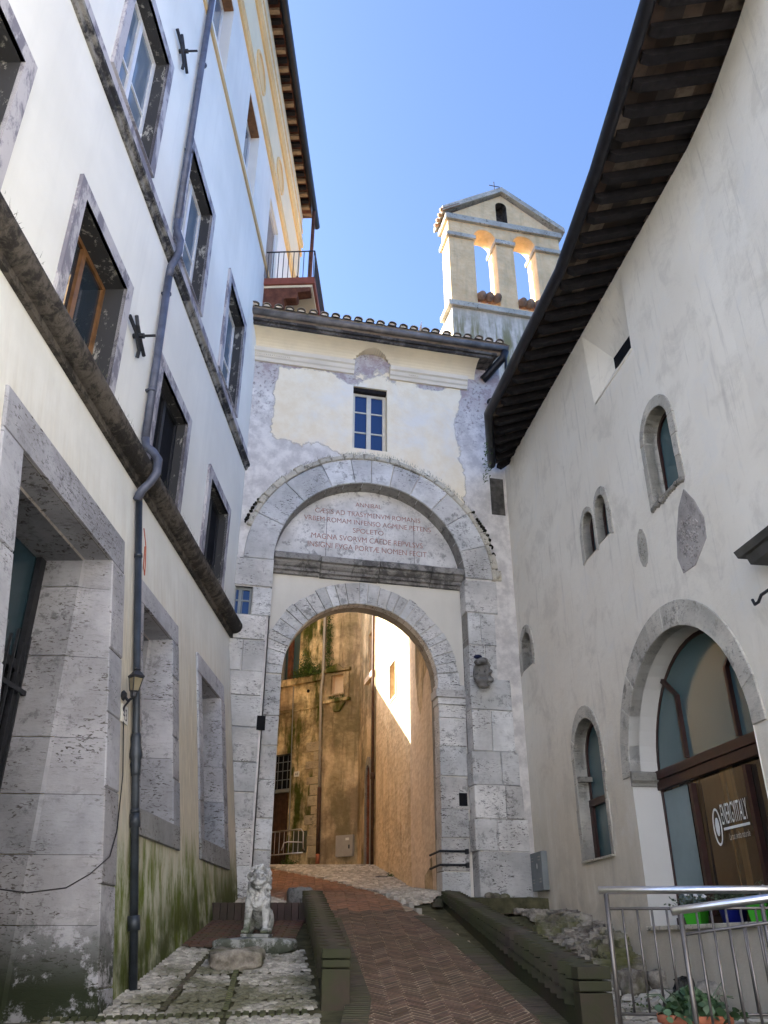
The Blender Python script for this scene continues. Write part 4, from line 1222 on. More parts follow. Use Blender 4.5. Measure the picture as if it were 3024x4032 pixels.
# cove, mouldings, lunette niche in the cove
NU, NW = -3.25, 0.46
def cove_pt(u, t):
    a = t*math.pi/2
    return GT.p(u, 14.12+0.34*math.sin(a)*1.0, 0.0+0.44*(1-math.cos(a)))
def cove(mb, u0, u1, nu=1, nv=8):
    for i in range(nu):
        a, b = u0+(u1-u0)*i/nu, u0+(u1-u0)*(i+1)/nu
        for j in range(nv):
            mb.face([cove_pt(a, j/nv), cove_pt(b, j/nv), cove_pt(b, (j+1)/nv), cove_pt(a, (j+1)/nv)])
m_ = MB(); cove(m_, -6.6, NU-NW); cove(m_, NU+NW, -0.62)
for i in range(16):       # the cove is cut by a round-headed niche
    a, b = NU-NW+2*NW*i/16, NU-NW+2*NW*(i+1)/16; c = (a+b)/2
    t0 = math.asin(min(1, max(0, math.sqrt(max(0, 1-((c-NU)/NW)**2))*0.94)))/(math.pi/2)
    for j in range(6):
        ta, tb = t0+(1-t0)*j/6, t0+(1-t0)*(j+1)/6
        m_.face([cove_pt(a, ta), cove_pt(b, ta), cove_pt(b, tb), cove_pt(a, tb)])
    va = cove_pt(a, t0); vb = cove_pt(b, t0)
    m_.face([va, vb, vb-GT.n*0.36, va-GT.n*0.36])
# return of the cove at the right end
for j in range(8):
    p0, p1 = cove_pt(-0.62, j/8), cove_pt(-0.62, (j+1)/8)
    m_.face([p0, p1, GT.p(-0.62, 14.46, -0.01), GT.p(-0.62, 14.46, -0.01)]) if False else None
m_.face([cove_pt(-0.62, j/8) for j in range(9)]+[GT.p(-0.62, 14.46, -0.02), GT.p(-0.62, 14.12, -0.02)])
m_.build('cove', COVE, gate, recalc=False)
mp = [(0, 13.76), (0.05, 13.76), (0.06, 13.84), (0.09, 13.87), (0.10, 13.96), (0.14, 13.99), (0.15, 14.09), (0.10, 14.13), (0, 14.14)]
for a, b in ((-6.6, -3.69), (-2.81, -0.84)):
    m_ = MB(); m_.sweep(mp, GT, a, b)
    for u in [a+0.5+0.05*k for k in range(22)]:
        if u < b-0.1 and (u < -5.2 or -4.65 < u < -3.75 or -2.5 < u < -2.1): m_.ball(GT.p(u, 13.92, 0.10), (0.02, 0.02, 0.03), 6)
    m_.build('moulding', MOULD, gate)
m_ = MB(); m_.pbox(GT, -6.6, -0.3, 14.463, 14.53, -0.1, 0.50); m_.pbox(GT, -6.6, -0.2, 14.532, 14.60, -0.1, 0.56); m_.build('eaves_board', weathered('bleached_eaves_board', (0.16, 0.145, 0.13), (0.05, 0.045, 0.042), 4.0), gate)
m_ = MB(); m_.tube([GT.p(-6.25, 14.72, 0.62), GT.p(0.06, 14.72, 0.62)], 0.085, 12); m_.build('gutter', GUTTER2, gate, True)
m_ = MB(); m_.tube([GT.p(0.0, 14.66, 0.62), GT.p(-0.05, 14.48, 0.55), GT.p(-0.32, 14.22, 0.12), GT.p(-0.42, 14.12, 0.06)], 0.10, 10)
m_.tube([GT.p(0.02, 14.66, 0.60), GT.p(0.03, 14.2, 0.5), GT.p(0.02, 12.6, 0.42)], 0.035, 8); m_.build('downpipe', GUTTER, gate, True)
# tiled roof with rounded cover tiles
m_ = MB()
def roofp(u, t, h=0.0): return GT.p(u, 14.815+t*0.30+h, 0.70-t)
nt = 23
m_.face([roofp(-6.6, 0, -0.02), roofp(0.1, 0, -0.02), roofp(0.1, 2.6, -0.02), roofp(-6.6, 2.6, -0.02)])
m_.face([roofp(-6.6, 0, -0.02), roofp(0.1, 0, -0.02), GT.p(0.1, 14.58, 0.5), GT.p(-6.6, 14.58, 0.5)])
for k in range(nt):
    uc = -6.2+k*0.275+random.uniform(-0.012, 0.012); hh = random.uniform(-0.012, 0.015)
    for r_i in range(6):
        ta, tb = r_i*0.42-0.03, r_i*0.42+0.46
        A = []; B = []; A2 = []
        for j in range(7):
            w = math.pi*j/6; r0 = 0.10 if r_i else 0.105
            A.append(roofp(uc+r0*math.cos(w), ta, 0.085*math.sin(w)+0.05+hh)); B.append(roofp(uc+0.085*math.cos(w), tb, 0.07*math.sin(w)+0.03+hh)); A2.append(roofp(uc+(r0-0.018)*math.cos(w), ta, (0.085-0.018)*math.sin(w)+0.05+hh))
        m_.loops(A, B, 0, False); m_.loops(A, A2, 0, False)
        if r_i == 0:
            m_.face([roofp(uc+0.075*math.cos(math.pi*j/6), 0.03, 0.06*math.sin(math.pi*j/6)+0.045+hh) for j in range(7)], 1)
    # under tile
    A = [roofp(uc+0.137+0.06*math.cos(w), -0.02, 0.03-0.04*math.sin(w)) for w in [math.pi*j/4 for j in range(5)]]
    B = [roofp(uc+0.137+0.06*math.cos(w), 2.5, 0.03-0.04*math.sin(w)) for w in [math.pi*j/4 for j in range(5)]]
    m_.loops(A, B, 0, False)
m_.face([roofp(-6.6, 2.6), roofp(0.1, 2.6), GT.p(0.1, 14.0, -2.0), GT.p(-6.6, 14.0, -2.0)])
m_.build('tiled_roof', [TILEGREY, MOULD], gate, recalc=False)
# carved heads, iron brackets, sockets
m_ = MB()
c = GT.p(-0.93, 6.52, 0.14)
hx = lambda x, y, z: c+GT.u*x+GT.n*y+Vector((0, 0, z))
m_.ball(hx(0.02, 0.0, 0.02), (0.19, 0.20, 0.28))
m_.ball(hx(-0.08, 0.19, 0.20), (0.13, 0.14, 0.055)); m_.ball(hx(-0.14, 0.25, 0.15), (0.05, 0.06, 0.045)); m_.ball(hx(0.0, 0.14, 0.26), (0.12, 0.10, 0.06))
m_.ball(hx(-0.04, 0.14, -0.18), (0.14, 0.13, 0.07)); m_.ball(hx(-0.16, 0.14, -0.12), 0.06); m_.ball(hx(0.16, 0.14, -0.14), 0.065); m_.ball(hx(0.0, 0.13, -0.28), (0.13, 0.11, 0.05))
m_.ball(hx(-0.02, 0.12, -0.05), (0.10, 0.10, 0.04))
for k in range(70):
    a, b = random.uniform(-0.6, 2.2), random.uniform(-0.5, 1.3)
    m_.ball(hx(0.03+0.19*math.sin(a)*math.cos(b), 0.19*math.cos(a)*math.cos(b), 0.04+0.27*math.sin(b)), 0.03, 6) if a > 0.35 else None
hd = m_.build('carved_lion_head', HEADST, gate, True); remesh(hd, 0.018, 2)
m_ = MB(); m_.ball(GT.p(-0.97, 6.90, 0.12), (0.09, 0.07, 0.045)); m_.build('dark_cap', INK, hd)
m_ = MB(); m_.pbox(GT, -0.47, -0.29, 8.70, 8.93, -0.05, 0.06); c = GT.p(-0.385, 8.80, 0.09)
m_.ball(c, (0.065, 0.06, 0.09)); m_.ball(c+Vector((0, -0.05, -0.03)), (0.02, 0.03, 0.03)); m_.ball(c+Vector((-0.03, -0.05, 0.02)), 0.014, 6); m_.ball(c+Vector((0.03, -0.05, 0.02)), 0.014, 6)
hd = m_.build('carved_face_corbel', LICHEN, gate, True); remesh(hd, 0.009, 1)
for z in (3.17, 2.93):
    m_ = MB(); m_.tube([GT.p(-1.87, z-0.04, REC-0.35), GT.p(-1.80, z, REC+0.08), GT.p(-1.26, z+0.005, REC+0.09)], 0.022, 6); m_.pbox(GT, -1.285, -1.235, z-0.045, z+0.045, REC, REC+0.12)
    m_.build('iron_strap', DARKIRON, gate)
for a_ in ((-5.42, -5.26, 5.18, 5.45, 0.036, 0.056), (-1.36, -1.20, 4.0, 4.24, REC+0.03, REC+0.062)):
    m_ = MB(); m_.pbox(GT, *a_); m_.build('socket_hole', DARK, gate)
m_ = MB()
for k in range(60):
    t = random.uniform(0.20, 0.62) if k < 38 else random.uniform(2.62, 2.86)
    m_.ball(GT.p(GU+(GR1+0.06)*math.cos(t), GZ+(GR1+0.06)*math.sin(t), random.uniform(0.0, 0.10)), (random.uniform(.02, .05), 0.03, random.uniform(.02, .05)), 6)
o = m_.build('dry_moss', simple('blackened_moss', (0.02, 0.018, 0.014), 0.95, 0.1, 0, 0.4, 12, 0.4), gate)
m_ = MB()
for k in range(500):
    t = random.uniform(0.3, 2.75); b = GT.p(GU+(GR1+0.03)*math.cos(t), GZ+(GR1+0.03)*math.sin(t), random.uniform(0.0, 0.14)); s_ = Vector((0.004, 0, 0))
    m_.face([b-s_, b+s_, b+Vector((random.uniform(-.02, .02), random.uniform(-.02, .02), random.uniform(0.03, 0.09)))])
o = m_.build('dry_grass', DRYGRASS, recalc=False); o['kind'] = 'stuff'; tag(o, 'pale dry grass sprouting from the hood moulding of the big gate arch', 'grass')
m_ = MB(); m_.pbox(GT, -0.40, -0.07, 10.36, 11.32, 0.002, 0.012); m_.build('dark_render_patch', simple('dark_grey_render', (0.085, 0.08, 0.072), 0.9, 0.1, 0, 0.6, 5, 0.4), gate)
cam_d2 = thing('security_camera', 'dark wrapped dome camera on the gate wall under its right gutter end', 'camera', tuple(GT.p(-0.2, 13.5, 0)))
m_ = MB(); m_.ball(GT.p(-0.22, 13.42, 0.15), (0.17, 0.13, 0.10)); m_.build('dome', MIRROR, cam_d2, True)
m_ = MB(); m_.tube([GT.p(-0.2, 13.45, 0.0), GT.p(-0.2, 13.45, 0.12)], 0.03, 8); m_.build('arm', DARKIRON, cam_d2)
# church roof piece beside the bell gable
# ================================================================== BELL GABLE
bell = thing('bell_gable', 'buff church bell gable with two open arches, pediment and iron cross against the sky', 'bell gable', tuple(BG.p(4.25, 14, -0.4)))
TH = -0.73; BU0, BU1 = 2.24, 6.30
O1, O2 = (3.135, 3.93), (4.555, 5.375)
w = MB()
h1 = arch(O1[0], O1[1], 20.12, 23.03, 0.40, 14); h2 = arch(O2[0], O2[1], 20.12, 23.06, 0.40, 14)
outer = [(BU0, 19.96), (BU1, 19.96), (BU1, 23.86), (4.26, 25.28), (BU0, 23.86)]
nh = arch(4.03, 4.44, 23.98, 24.72, 0.205, 8)
w.wall(BG, outer, [h1, h2, nh], 0); w.wall(BG, outer, [h1, h2], TH)
w.loops([BG.p(a, b, 0) for a, b in outer], [BG.p(a, b, TH) for a, b in outer])
w.build('wall', BELLPL, bell)
w = MB()
for h in (h1, h2): w.loops([BG.p(a, b, 0) for a, b in h], [BG.p(a, b, TH) for a, b in h])
w.build('arch_reveal', BELLPL, bell, recalc=False)
w = MB(); w.loops([BG.p(a, b, 0) for a, b in nh], [BG.p(a, b, -0.4) for a, b in nh]); w.fill([[BG.p(a, b, -0.4) for a, b in nh]]); w.build('niche', TORUS, bell)
def belt(name, v0, v1, d, spans, mat):
    m = MB()
    for a, b in spans: m.pbox(BG, a, b, v0, v1, TH-d*0.9, d)
    return m.build(name, mat, bell, bevel=0.012)
belt('impost_cornice', 22.85, 23.02, 0.10, [(BU0-0.09, O1[0]+0.055), (O1[1]-0.055, O2[0]+0.055), (O2[1]-0.055, BU1+0.09)], LICHEN)
belt('upper_cornice', 23.62, 23.86, 0.11, [(BU0-0.10, BU1+0.10)], LICHEN)
belt('base_ledge', 19.76, 19.96, 0.13, [(BU0-0.14, BU1+0.14)], LICHEN)
m_ = MB()
for sgn in (1, -1):
    e = BU0-0.22 if sgn == 1 else BU1+0.22
    pr = [(e, 23.87), (4.26, 25.33), (4.26, 25.56), (e, 24.08)]
    m_.prism([BG.p(u, v, 0.16) for u, v in pr], BG.n*(TH-0.36))
m_.lathe([(0.10, 0), (0.10, 0.10), (0.05, 0.16)], BG.p(4.26, 25.5, -0.1), 8)
m_.build('coping', LICHEN, bell, bevel=0.01)
m_ = MB()
for k in range(4):
    m_.tube([BG.p(BU0-0.28, 23.90-0.02*k, 0.1-k*0.22), BG.p(BU0+0.4, 24.34, 0.1-k*0.22)], 0.07, 8)
m_.build('roof_tile', TILE, bell, True)
m_ = MB(); p = BG.p(4.10, 25.6, -0.1)
m_.tube([p, p+Vector((0, 0, 0.46))], 0.016, 6); m_.tube([p+Vector((-0.2, -0.05, 0.24)), p+Vector((0.2, 0.04, 0.24))], 0.016, 6); m_.build('iron_cross', DARKIRON, bell)
for (a, b), zt in ((O1, 20.5), (O2, 20.5)):
    m_ = MB()
    for k in range(3):
        uc = a+0.13+k*0.27
        m_.tube([BG.p(uc, zt-0.14, 0.14), BG.p(uc, zt+0.16, -0.35), BG.p(uc, zt+0.02, -0.9)], [0.125, 0.12, 0.12], 10)
        m_.tube([BG.p(uc+0.0, zt-0.20, 0.10), BG.p(uc, zt-0.05, -0.2)], [0.115, 0.10], 10)
    m_.build('tile_sill', TILE, bell, True)
m_ = MB(); m_.prism([BG.p(BU0-0.0, 10, 0.0), BG.p(BU1, 10, 0.0), BG.p(BU1, 10, TH-1.2), BG.p(BU0, 10, TH-1.2)], (0, 0, 9.78)); m_.build('tower_base', TOWER, bell)
ch = thing('church_roof', 'low roofed wall top of the church showing behind the gate tiles beside the bell gable', 'roof', tuple(BG.p(1.2, 12, -0.8)))
m_ = MB(); m_.prism([BG.p(0.9, 10, -0.6), BG.p(2.2, 10, -0.6), BG.p(2.2, 10, -1.6), BG.p(0.9, 10, -1.6)], (0, 0, 8.25)); m_.build('wall', MOULD, ch)
m_ = MB(); m_.prism([BG.p(0.7, 18.26, -0.4), BG.p(2.22, 18.36, -0.4), BG.p(2.22, 18.36, -1.8), BG.p(0.7, 18.26, -1.8)], (0, 0, 0.08))
for k in range(6): m_.tube([BG.p(0.72+k*0.26, 18.34, -0.36), BG.p(0.72+k*0.26, 18.6, -1.8)], 0.08, 8)
m_.build('tiles', TILEGREY, ch, True)

# ================================================================== RIGHT HOUSE
house = thing('plastered_house', 'grey beige plastered house on the right with deep dark rafter eaves and stone arched openings', 'building', tuple(RH.p(5, 2, -1)))
UB = 9.08                                     # where the facade bends
PB = RH.p(UB, 0, 0)
RB = Pl((PB.x, PB.y, 0), (-0.012, -1, 0))
DO = arch(4.62, 7.84, 1.82, 3.76, 1.64, 24)
SL = arch(2.52, 3.62, 2.80, 4.40, 0.56, 14)
NI = arch(0.22, 0.82, 6.62, 7.05, 0.30, 10)
D1 = arch(3.99, 4.46, 7.47, 8.02, 0.25, 10); D2 = arch(4.56, 5.01, 7.50, 8.02, 0.28, 10)
UA = arch(6.55, 7.31, 7.22, 8.22, 0.36, 12)
TN = [(5.10, 9.96), (6.64, 9.95), (6.70, 11.57), (4.97, 11.57)]
w = MB(); w.wall(RH, rect(0.0, UB, 0.3, 11.6), [DO, SL, NI, D1, D2, UA, TN])
bend = [(PB.x, PB.y), (PB.x+0.055, PB.y-0.8), (PB.x+0.04, PB.y-1.7), (PB.x-0.04, PB.y-3.2), (PB.x-0.30, -18.0)]
for (xa, ya), (xb, yb_) in zip(bend, bend[1:]): w.face([(xa, ya, -0.5), (xb, yb_, -0.5), (xb, yb_, 11.6), (xa, ya, 11.6)])
w.build('wall', RIGHTPL, house)
w = MB()
f0, f1 = RH.p(0.0, 0.3, 0), RH.p(0, 11.6, 0)
w.face([f0, f0+Vector((8, 1.4, 0)), f1+Vector((8, 1.4, 0)), f1])
g0, g1 = RB.p(26, -0.5, 0), RB.p(26, 11.6, 0)
w.face([g0, g0+Vector((8, 0, 0)), g1+Vector((8, 0, 0)), g1]); w.face([f0+Vector((8, 1.4, 0)), g0+Vector((8, 0, 0)), g1+Vector((8, 0, 0)), f1+Vector((8, 1.4, 0))])
w.build('end_wall', RIGHTPL, house)
def lined(name, poly, outerp, depth, framed_m=RSTONE, label=None, nst=None, back=GLASSTEAL, frame=True, proud=0.02, revm=None, blocks=True):
    """arched opening: block surround ring, reveal, timber frame and pane"""
    m = MB(); n = len(poly)
    # surround as blocks following the outline (skip the sill edge)
    segs = ([(1, 2)] if blocks else [])
    q0 = 2
    while q0 < n-1:
        segs.append(tuple(range(q0, min(q0+2, n-1)+1))); q0 += 2
    if blocks: segs.append((n-1, 0))
    for sg_ in segs:
        inn = [poly[q] for q in sg_]; out = [outerp[q] for q in sg_]
        if len(sg_) == 2 and (1 in sg_ or 0 in sg_):
            cnt = max(1, int(abs(inn[0][1]-inn[-1][1])/0.33))
            L = lambda a, b, t: (a[0]+(b[0]-a[0])*t, a[1]+(b[1]-a[1])*t)
            for q in range(cnt):
                t0, t1 = q/cnt, (q+1)/cnt
                jit = random.uniform(-0.02, 0.03)
                o0, o1 = L(out[0], out[-1], t0), L(out[0], out[-1], t1)
                sg = 1 if o0[0] > inn[0][0] else -1
                m.stone(RH, [L(inn[0], inn[-1], t0), L(inn[0], inn[-1], t1), (o1[0]+sg*jit, o1[1]), (o0[0]+sg*jit, o0[1])], -0.15, proud+random.uniform(-0.004, 0.006), 0.008, 0, gray())
        else:
            m.stone(RH, inn+out[::-1], -0.15, proud+random.uniform(-0.004, 0.006), 0.008, 0, gray())
    ob = m.build(name, framed_m, house)
    if label: ob['label'] = label
    r = MB()
    A = [RH.p(a, b, proud-0.006) for a, b in poly]; B = [RH.p(a, b, -depth-0.08) for a, b in poly]
    if revm is None:
        for q in range(n):
            q2 = (q+1) % n
            cnt = max(1, int((A[q]-A[q2]).length/0.3))
            for t in range(cnt):
                a0, a1 = A[q].lerp(A[q2], t/cnt), A[q].lerp(A[q2], (t+1)/cnt); b0, b1 = B[q].lerp(B[q2], t/cnt), B[q].lerp(B[q2], (t+1)/cnt)
                r.face([a0, a1, b1, b0], 0, gray())
        r.build('reveal', RSTONE, ob, recalc=False)
    else:
        r.loops(A, B); r.build('reveal', revm, ob, recalc=False)
    cu = sum(p[0] for p in poly)/n; cv = sum(p[1] for p in poly)/n
    if frame:
        t = 0.06
        inp = []
        for a, b in poly:
            L = math.hypot(cu-a, cv-b); inp.append((a+(cu-a)*t/L, b+(cv-b)*t/L))
        f = MB(); f.ring(RH, poly, inp, -depth-0.05, -depth); f.build('frame', WOODRED, ob)
    g_ = MB(); g_.fill([[RH.p(a, b, -depth-0.03) for a, b in poly]]); g_.build('pane' if frame else 'back', back, ob)
    return ob
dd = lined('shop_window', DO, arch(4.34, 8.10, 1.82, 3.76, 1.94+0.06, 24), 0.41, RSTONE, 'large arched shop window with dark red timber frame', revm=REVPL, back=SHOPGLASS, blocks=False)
sl = lined('slit_window', SL, arch(2.39, 3.73, 2.80, 4.38, 0.80, 14), 0.19, RSTONE, 'tall narrow arched window')
ni = lined('niche', NI, arch(0.08, 0.95, 6.56, 7.0, 0.52, 10), 0.30, RSTONE, 'small empty arched niche by the gate', back=TORUS, frame=False)
lined('small_arched_window', D1, arch(3.88, 4.51, 7.42, 7.98, 0.40, 10), 0.13, RSTONE, 'left light of the little twin window', back=GLASSTEAL)
lined('small_arched_window', D2, arch(4.51, 5.14, 7.42, 8.0, 0.44, 10), 0.13, RSTONE, 'right light of the little twin window', back=GLASSTEAL)
ua = lined('upper_arched_window', UA, arch(6.43, 7.45, 7.16, 8.22, 0.54, 12), 0.20, RSTONE, 'arched window high on the wall with broken sill')
m_ = MB()
for k in range(16): m_.ball(RH.p(6.48+k*0.06, 7.17+random.uniform(-.03, .02), 0.0), (0.05, 0.06, 0.05), 6)
m_.build('broken_sill', CORNICE, ua)
# splayed opening under the eaves
t = MB()
W0 = [(5.60, 10.36), (6.20, 10.21), (6.30, 10.57), (5.60, 10.60)]
t.loops([RH.p(a, b, 0) for a, b in TN], [RH.p(a, b, -0.23) for a, b in W0]); tn = t.build('splayed_opening', RIGHTPL, house, recalc=False)
t = MB(); t.fill([[RH.p(a, b, -0.23) for a, b in W0]]); t.build('dark_opening', DARK, tn)
t = MB(); t.pbox(RH, 5.16, 6.66, 9.915, 9.95, -0.05, 0.02); t.build('sill', RIGHTPL, tn)
# shop window joinery and lettering
j = MB(); dz = -0.405
j.pbox(RH, 4.64, 7.82, 3.57, 3.68, dz-0.03, dz+0.05); j.pbox(RH, 4.64, 7.82, 3.71, 3.83, dz-0.03, dz+0.06)
j.pbox(RH, 4.66, 7.80, 3.68, 3.71, dz-0.03, dz+0.03)
for ua_ in (5.52, 6.86): j.pbox(RH, ua_, ua_+0.07, 1.84, 3.52, dz-0.03, dz+0.04)
for ua_ in (5.52, 6.86): j.pbox(RH, ua_, ua_+0.06, 3.86, 4.72, dz-0.03, dz+0.04)
for sgn, ua_ in ((-1, 5.55), (1, 6.89)):
    e = ua_+sgn*0.36
    j.prism([RH.p(ua_-0.03*sgn, 4.72, dz-0.03), RH.p(ua_+0.03*sgn, 4.72, dz-0.03), RH.p(e+0.03*sgn, 5.02, dz-0.03), RH.p(e-0.03*sgn, 5.06, dz-0.03)], RH.n*0.07)
j.pbox(RH, 4.64, 7.82, 1.82, 1.92, dz-0.03, dz+0.05)
j.build('mullion_frame', WOODRED, dd)
g_ = MB(); gd = -0.425
g_.fill([[RH.p(a, b, gd) for a, b in rect(4.66, 5.38, 1.86, 3.54)]]); g_.build('frosted_pane', simple('milky_blue_film', (0.16, 0.225, 0.235), 0.18, 0.6, 0, 0.12, 1.5), dd)
g_ = MB(); top = [(4.66, 3.84), (7.80, 3.84)]+[p for p in DO[2:] if p[1] > 3.84]; g_.fill([[RH.p(a, b, gd+0.004) for a, b in top]]); g_.build('fanlight_pane', GLASSTEAL, dd)
im = MB()
prf = [(0.02, 3.62), (0.05, 3.62), (0.05, 3.66), (0.09, 3.70), (0.09, 3.80), (0.05, 3.83), (0.02, 3.83)]
for d_ in (0.0,):
    A0 = [RH.p(4.60+k, v, 0.03) for k, v in prf]; A1 = [RH.p(4.60+k, v, -0.40) for k, v in prf]
    im.mesh(A0+A1, [(i, (i+1) % 7, 7+(i+1) % 7, 7+i) for i in range(7)]+[tuple(range(7)), tuple(range(7, 14))])
im.build('impost_moulding', RSTONE, dd)
im = MB(); im.pbox(RH, 4.52, 9.0, 1.765, 1.82, -0.45, 0.045); im.build('sill', LICHEN, dd, bevel=0.01)
td = gd+0.012
text_on(RH, 'ENERGYITALY', 6.42, 2.93, 0.60, 0.24, td, WHITELET, dd, 'lettering')
text_on(RH, 'La tua svolta naturale', 6.46, 2.74, 0.46, 0.075, td, DIMLET, dd, 'tagline')
lg = MB(); lg.pbox(RH, 6.13, 6.72, 2.862, 2.892, td-0.004, td+0.001)
def disc(mb, cu, cv, ru, rv, d): mb.fill([[RH.p(cu+ru*math.cos(2*math.pi*i/24), cv+rv*math.sin(2*math.pi*i/24), d) for i in range(24)]])
def annulus(mb, cu, cv, ru, rv, t_, d):
    mb.loops([RH.p(cu+ru*math.cos(2*math.pi*i/24), cv+rv*math.sin(2*math.pi*i/24), d) for i in range(24)], [RH.p(cu+(ru-t_)*math.cos(2*math.pi*i/24), cv+(rv-t_)*math.sin(2*math.pi*i/24), d) for i in range(24)])
annulus(lg, 5.99, 2.92, 0.105, 0.225, 0.030, td); disc(lg, 5.99, 2.92, 0.05, 0.11, td)
lg.build('logo', WHITELET, dd)
# slit window transom
j = MB(); j.pbox(RH, 2.54, 3.60, 3.62, 3.73, -0.20, -0.15); j.pbox(RH, 2.54, 2.66, 2.82, 3.62, -0.20, -0.155); j.build('transom', WOODRED, sl)
j = MB(); j.pbox(RH, 2.52, 2.64, 4.02, 4.10, -0.24, 0.0); j.build('impost', RSTONE, sl)
j = MB(); j.pbox(RH, 2.44, 3.72, 2.765, 2.80, -0.2, 0.05); j.build('sill', LICHEN, sl, bevel=0.008)
# worn stone reliefs
rl_ = MB()
pts = [(6.98, 5.95), (7.30, 5.93), (7.66, 6.15), (7.70, 6.42), (7.55, 6.75), (7.36, 7.02), (7.16, 6.85), (6.98, 6.5), (6.90, 6.2)]
rl_.stone(RH, pts, -0.05, 0.012, 0.006, 0, (0.8, 0.8, 0.8))
for k in range(90):
    a = random.uniform(0, 6.28); rr = random.random()**0.5
    cu, cv = 7.28+0.27*rr*math.cos(a), 6.35+0.30*rr*math.sin(a)
    rl_.ball(RH.p(cu, cv, 0.012), (0.012, random.uniform(.012, .035), random.uniform(.012, .03)), 6)
relf = rl_.build('carved_shield', travertine('grey_carved_relief', (0.40, 0.37, 0.345), lay=(1, 1, 1), tintmix=0), house); relf['label'] = 'large worn carved shield above the shop window'
rl_ = MB(); pts = [(6.00+0.15*math.cos(t*0.524), 6.78+0.31*math.sin(t*0.524)) for t in range(12)]
rl_.stone(RH, pts, -0.05, 0.010, 0.006, 0, (0.8, 0.8, 0.8))
for k in range(26):
    a = random.uniform(0, 6.28); rr = random.random()**0.5
    rl_.ball(RH.p(6.00+0.10*rr*math.cos(a), 6.75+0.2*rr*math.sin(a), 0.01), (0.01, random.uniform(.01, .025), random.uniform(.01, .025)), 6)
rl_.build('carved_roundel', RSTONE, house)['label'] = 'small worn carved oval beside the shield'
# canopy, iron hook
cn = MB(); cn.prism([RH.p(8.76, 5.34, 0), RH.p(8.76, 5.34, 0.38), RH.p(8.76, 5.41, 0.42), RH.p(8.76, 5.62, 0)], RH.u*1.9)
cn.prism([RH.p(8.84, 5.24, 0), RH.p(8.84, 5.24, 0.30), RH.p(8.84, 5.335, 0.34), RH.p(8.84, 5.335, 0)], RH.u*1.8)
cn.build('canopy', simple('dark_grey_wood_canopy', (0.065, 0.064, 0.062), 0.7, 0.3, 0, 0.3, 4, 0.2), house)
hk = MB(); hk.tube([RH.p(8.95, 5.00, 0.0), RH.p(8.80, 4.99, 0.10), RH.p(8.66, 4.97, 0.13), RH.p(8.60, 4.91, 0.14), RH.p(8.53, 4.91, 0.14), RH.p(8.49, 4.98, 0.13)], 0.018, 6); hk.build('iron_hook', DARKIRON, house, True)
# eaves: wall plate line -> eave edge
def wall_xy(y):
    if y > PB.y: t = (16.97-y)/7.746; return 2.866+1.234*t
    return lerp(y, [-18.0, PB.y-3.2, PB.y-1.7, PB.y-0.8, PB.y], [PB.x-0.30, PB.x-0.04, PB.x+0.04, PB.x+0.055, PB.x])
ED = [(3.4, -18.0), (3.20, 3.0), (3.13, 6.3), (3.07, 8.3), (2.93, 10.3), (2.21, 14.46), (2.52, 16.55)]
def edge_at(t):
    """point on the eave polyline by y"""
    ys_ = [p[1] for p in ED]; xs_ = [p[0] for p in ED]
    return lerp(t, ys_, xs_)
EZ0 = 11.62; EZ1 = 11.36
rz = MB()
N = 86; prev = None
yy = [-18+i*(34.6)/N for i in range(N+1)]
for a, b in zip(yy, yy[1:]):
    # terracotta slabs between rafters
    nx = 5
    for q in range(nx):
        s0, s1 = q/nx, (q+1)/nx
        def P(y, s, up): 
            xw, xe = wall_xy(y)+0.05, edge_at(y)
            return (xw+(xe-xw)*s, y, EZ0+0.13+(EZ1-EZ0)*s+up)
        v = random.uniform(0.35, 1.3)
        c = random.choice([(0.070*v, 0.045*v, 0.034*v), (0.09*v, 0.062*v, 0.047*v), (0.17*v, 0.13*v, 0.10*v), (0.05*v, 0.040*v, 0.036*v)])
        rz.face([P(a, s0, 0), P(b, s0, 0), P(b, s1, 0), P(a, s1, 0)], 0, c)
rz.build('soffit', SOFFIT, house, recalc=False)
rr_ = MB()
for a, b in zip(yy, yy[1:]):
    e0, e1 = edge_at(a), edge_at(b)
    rr_.face([(e0-0.02, a, EZ1+0.15), (e1-0.02, b, EZ1+0.15), (e1-0.02, b, EZ1+0.24), (e0-0.02, a, EZ1+0.24)])
    rr_.face([(e0-0.02, a, EZ1+0.24), (e1-0.02, b, EZ1+0.24), (wall_xy(b)+4, b, 13.9), (wall_xy(a)+4, a, 13.9)])
    rr_.face([(wall_xy(b)+8.2, b, 11.7), (wall_xy(a)+8.2, a, 11.7), (wall_xy(a)+4, a, 13.9), (wall_xy(b)+4, b, 13.9)])
rr_.build('roof', TILE, house, recalc=False)
y = 16.55; k = 0
while y > 1.0:
    xw, xe = wall_xy(y)+0.1, edge_at(y)+0.10
    ra = MB(); hw = 0.065+random.uniform(-0.01, 0.01)
    yo = y+random.uniform(-0.03, 0.03)
    z0_, z1_ = EZ0, EZ1
    ra.mesh([(xw, yo-hw, z0_), (xw, yo+hw, z0_), (xw, yo+hw, z0_+0.125), (xw, yo-hw, z0_+0.125), (xe+0.10, yo-hw, z1_+0.02), (xe+0.10, yo+hw, z1_+0.02), (xe, yo+hw, z1_+0.07), (xe, yo-hw, z1_+0.07), (xe, yo+hw, z1_+0.127), (xe, yo-hw, z1_+0.127)],
            [(0, 1, 5, 4), (4, 5, 6, 7), (7, 6, 8, 9), (9, 8, 2, 3), (0, 4, 7, 9, 3), (1, 2, 8, 6, 5), (0, 3, 2, 1)])
    ra.build('rafter', RAFTER, house)
    y -= 0.37; k += 1
gg = MB(); gg.tube([(x-0.02, yv, EZ1+0.12) for x, yv in ED], 0.095, 12); gg.build('gutter', GUTTER, house, True)
m_ = MB()
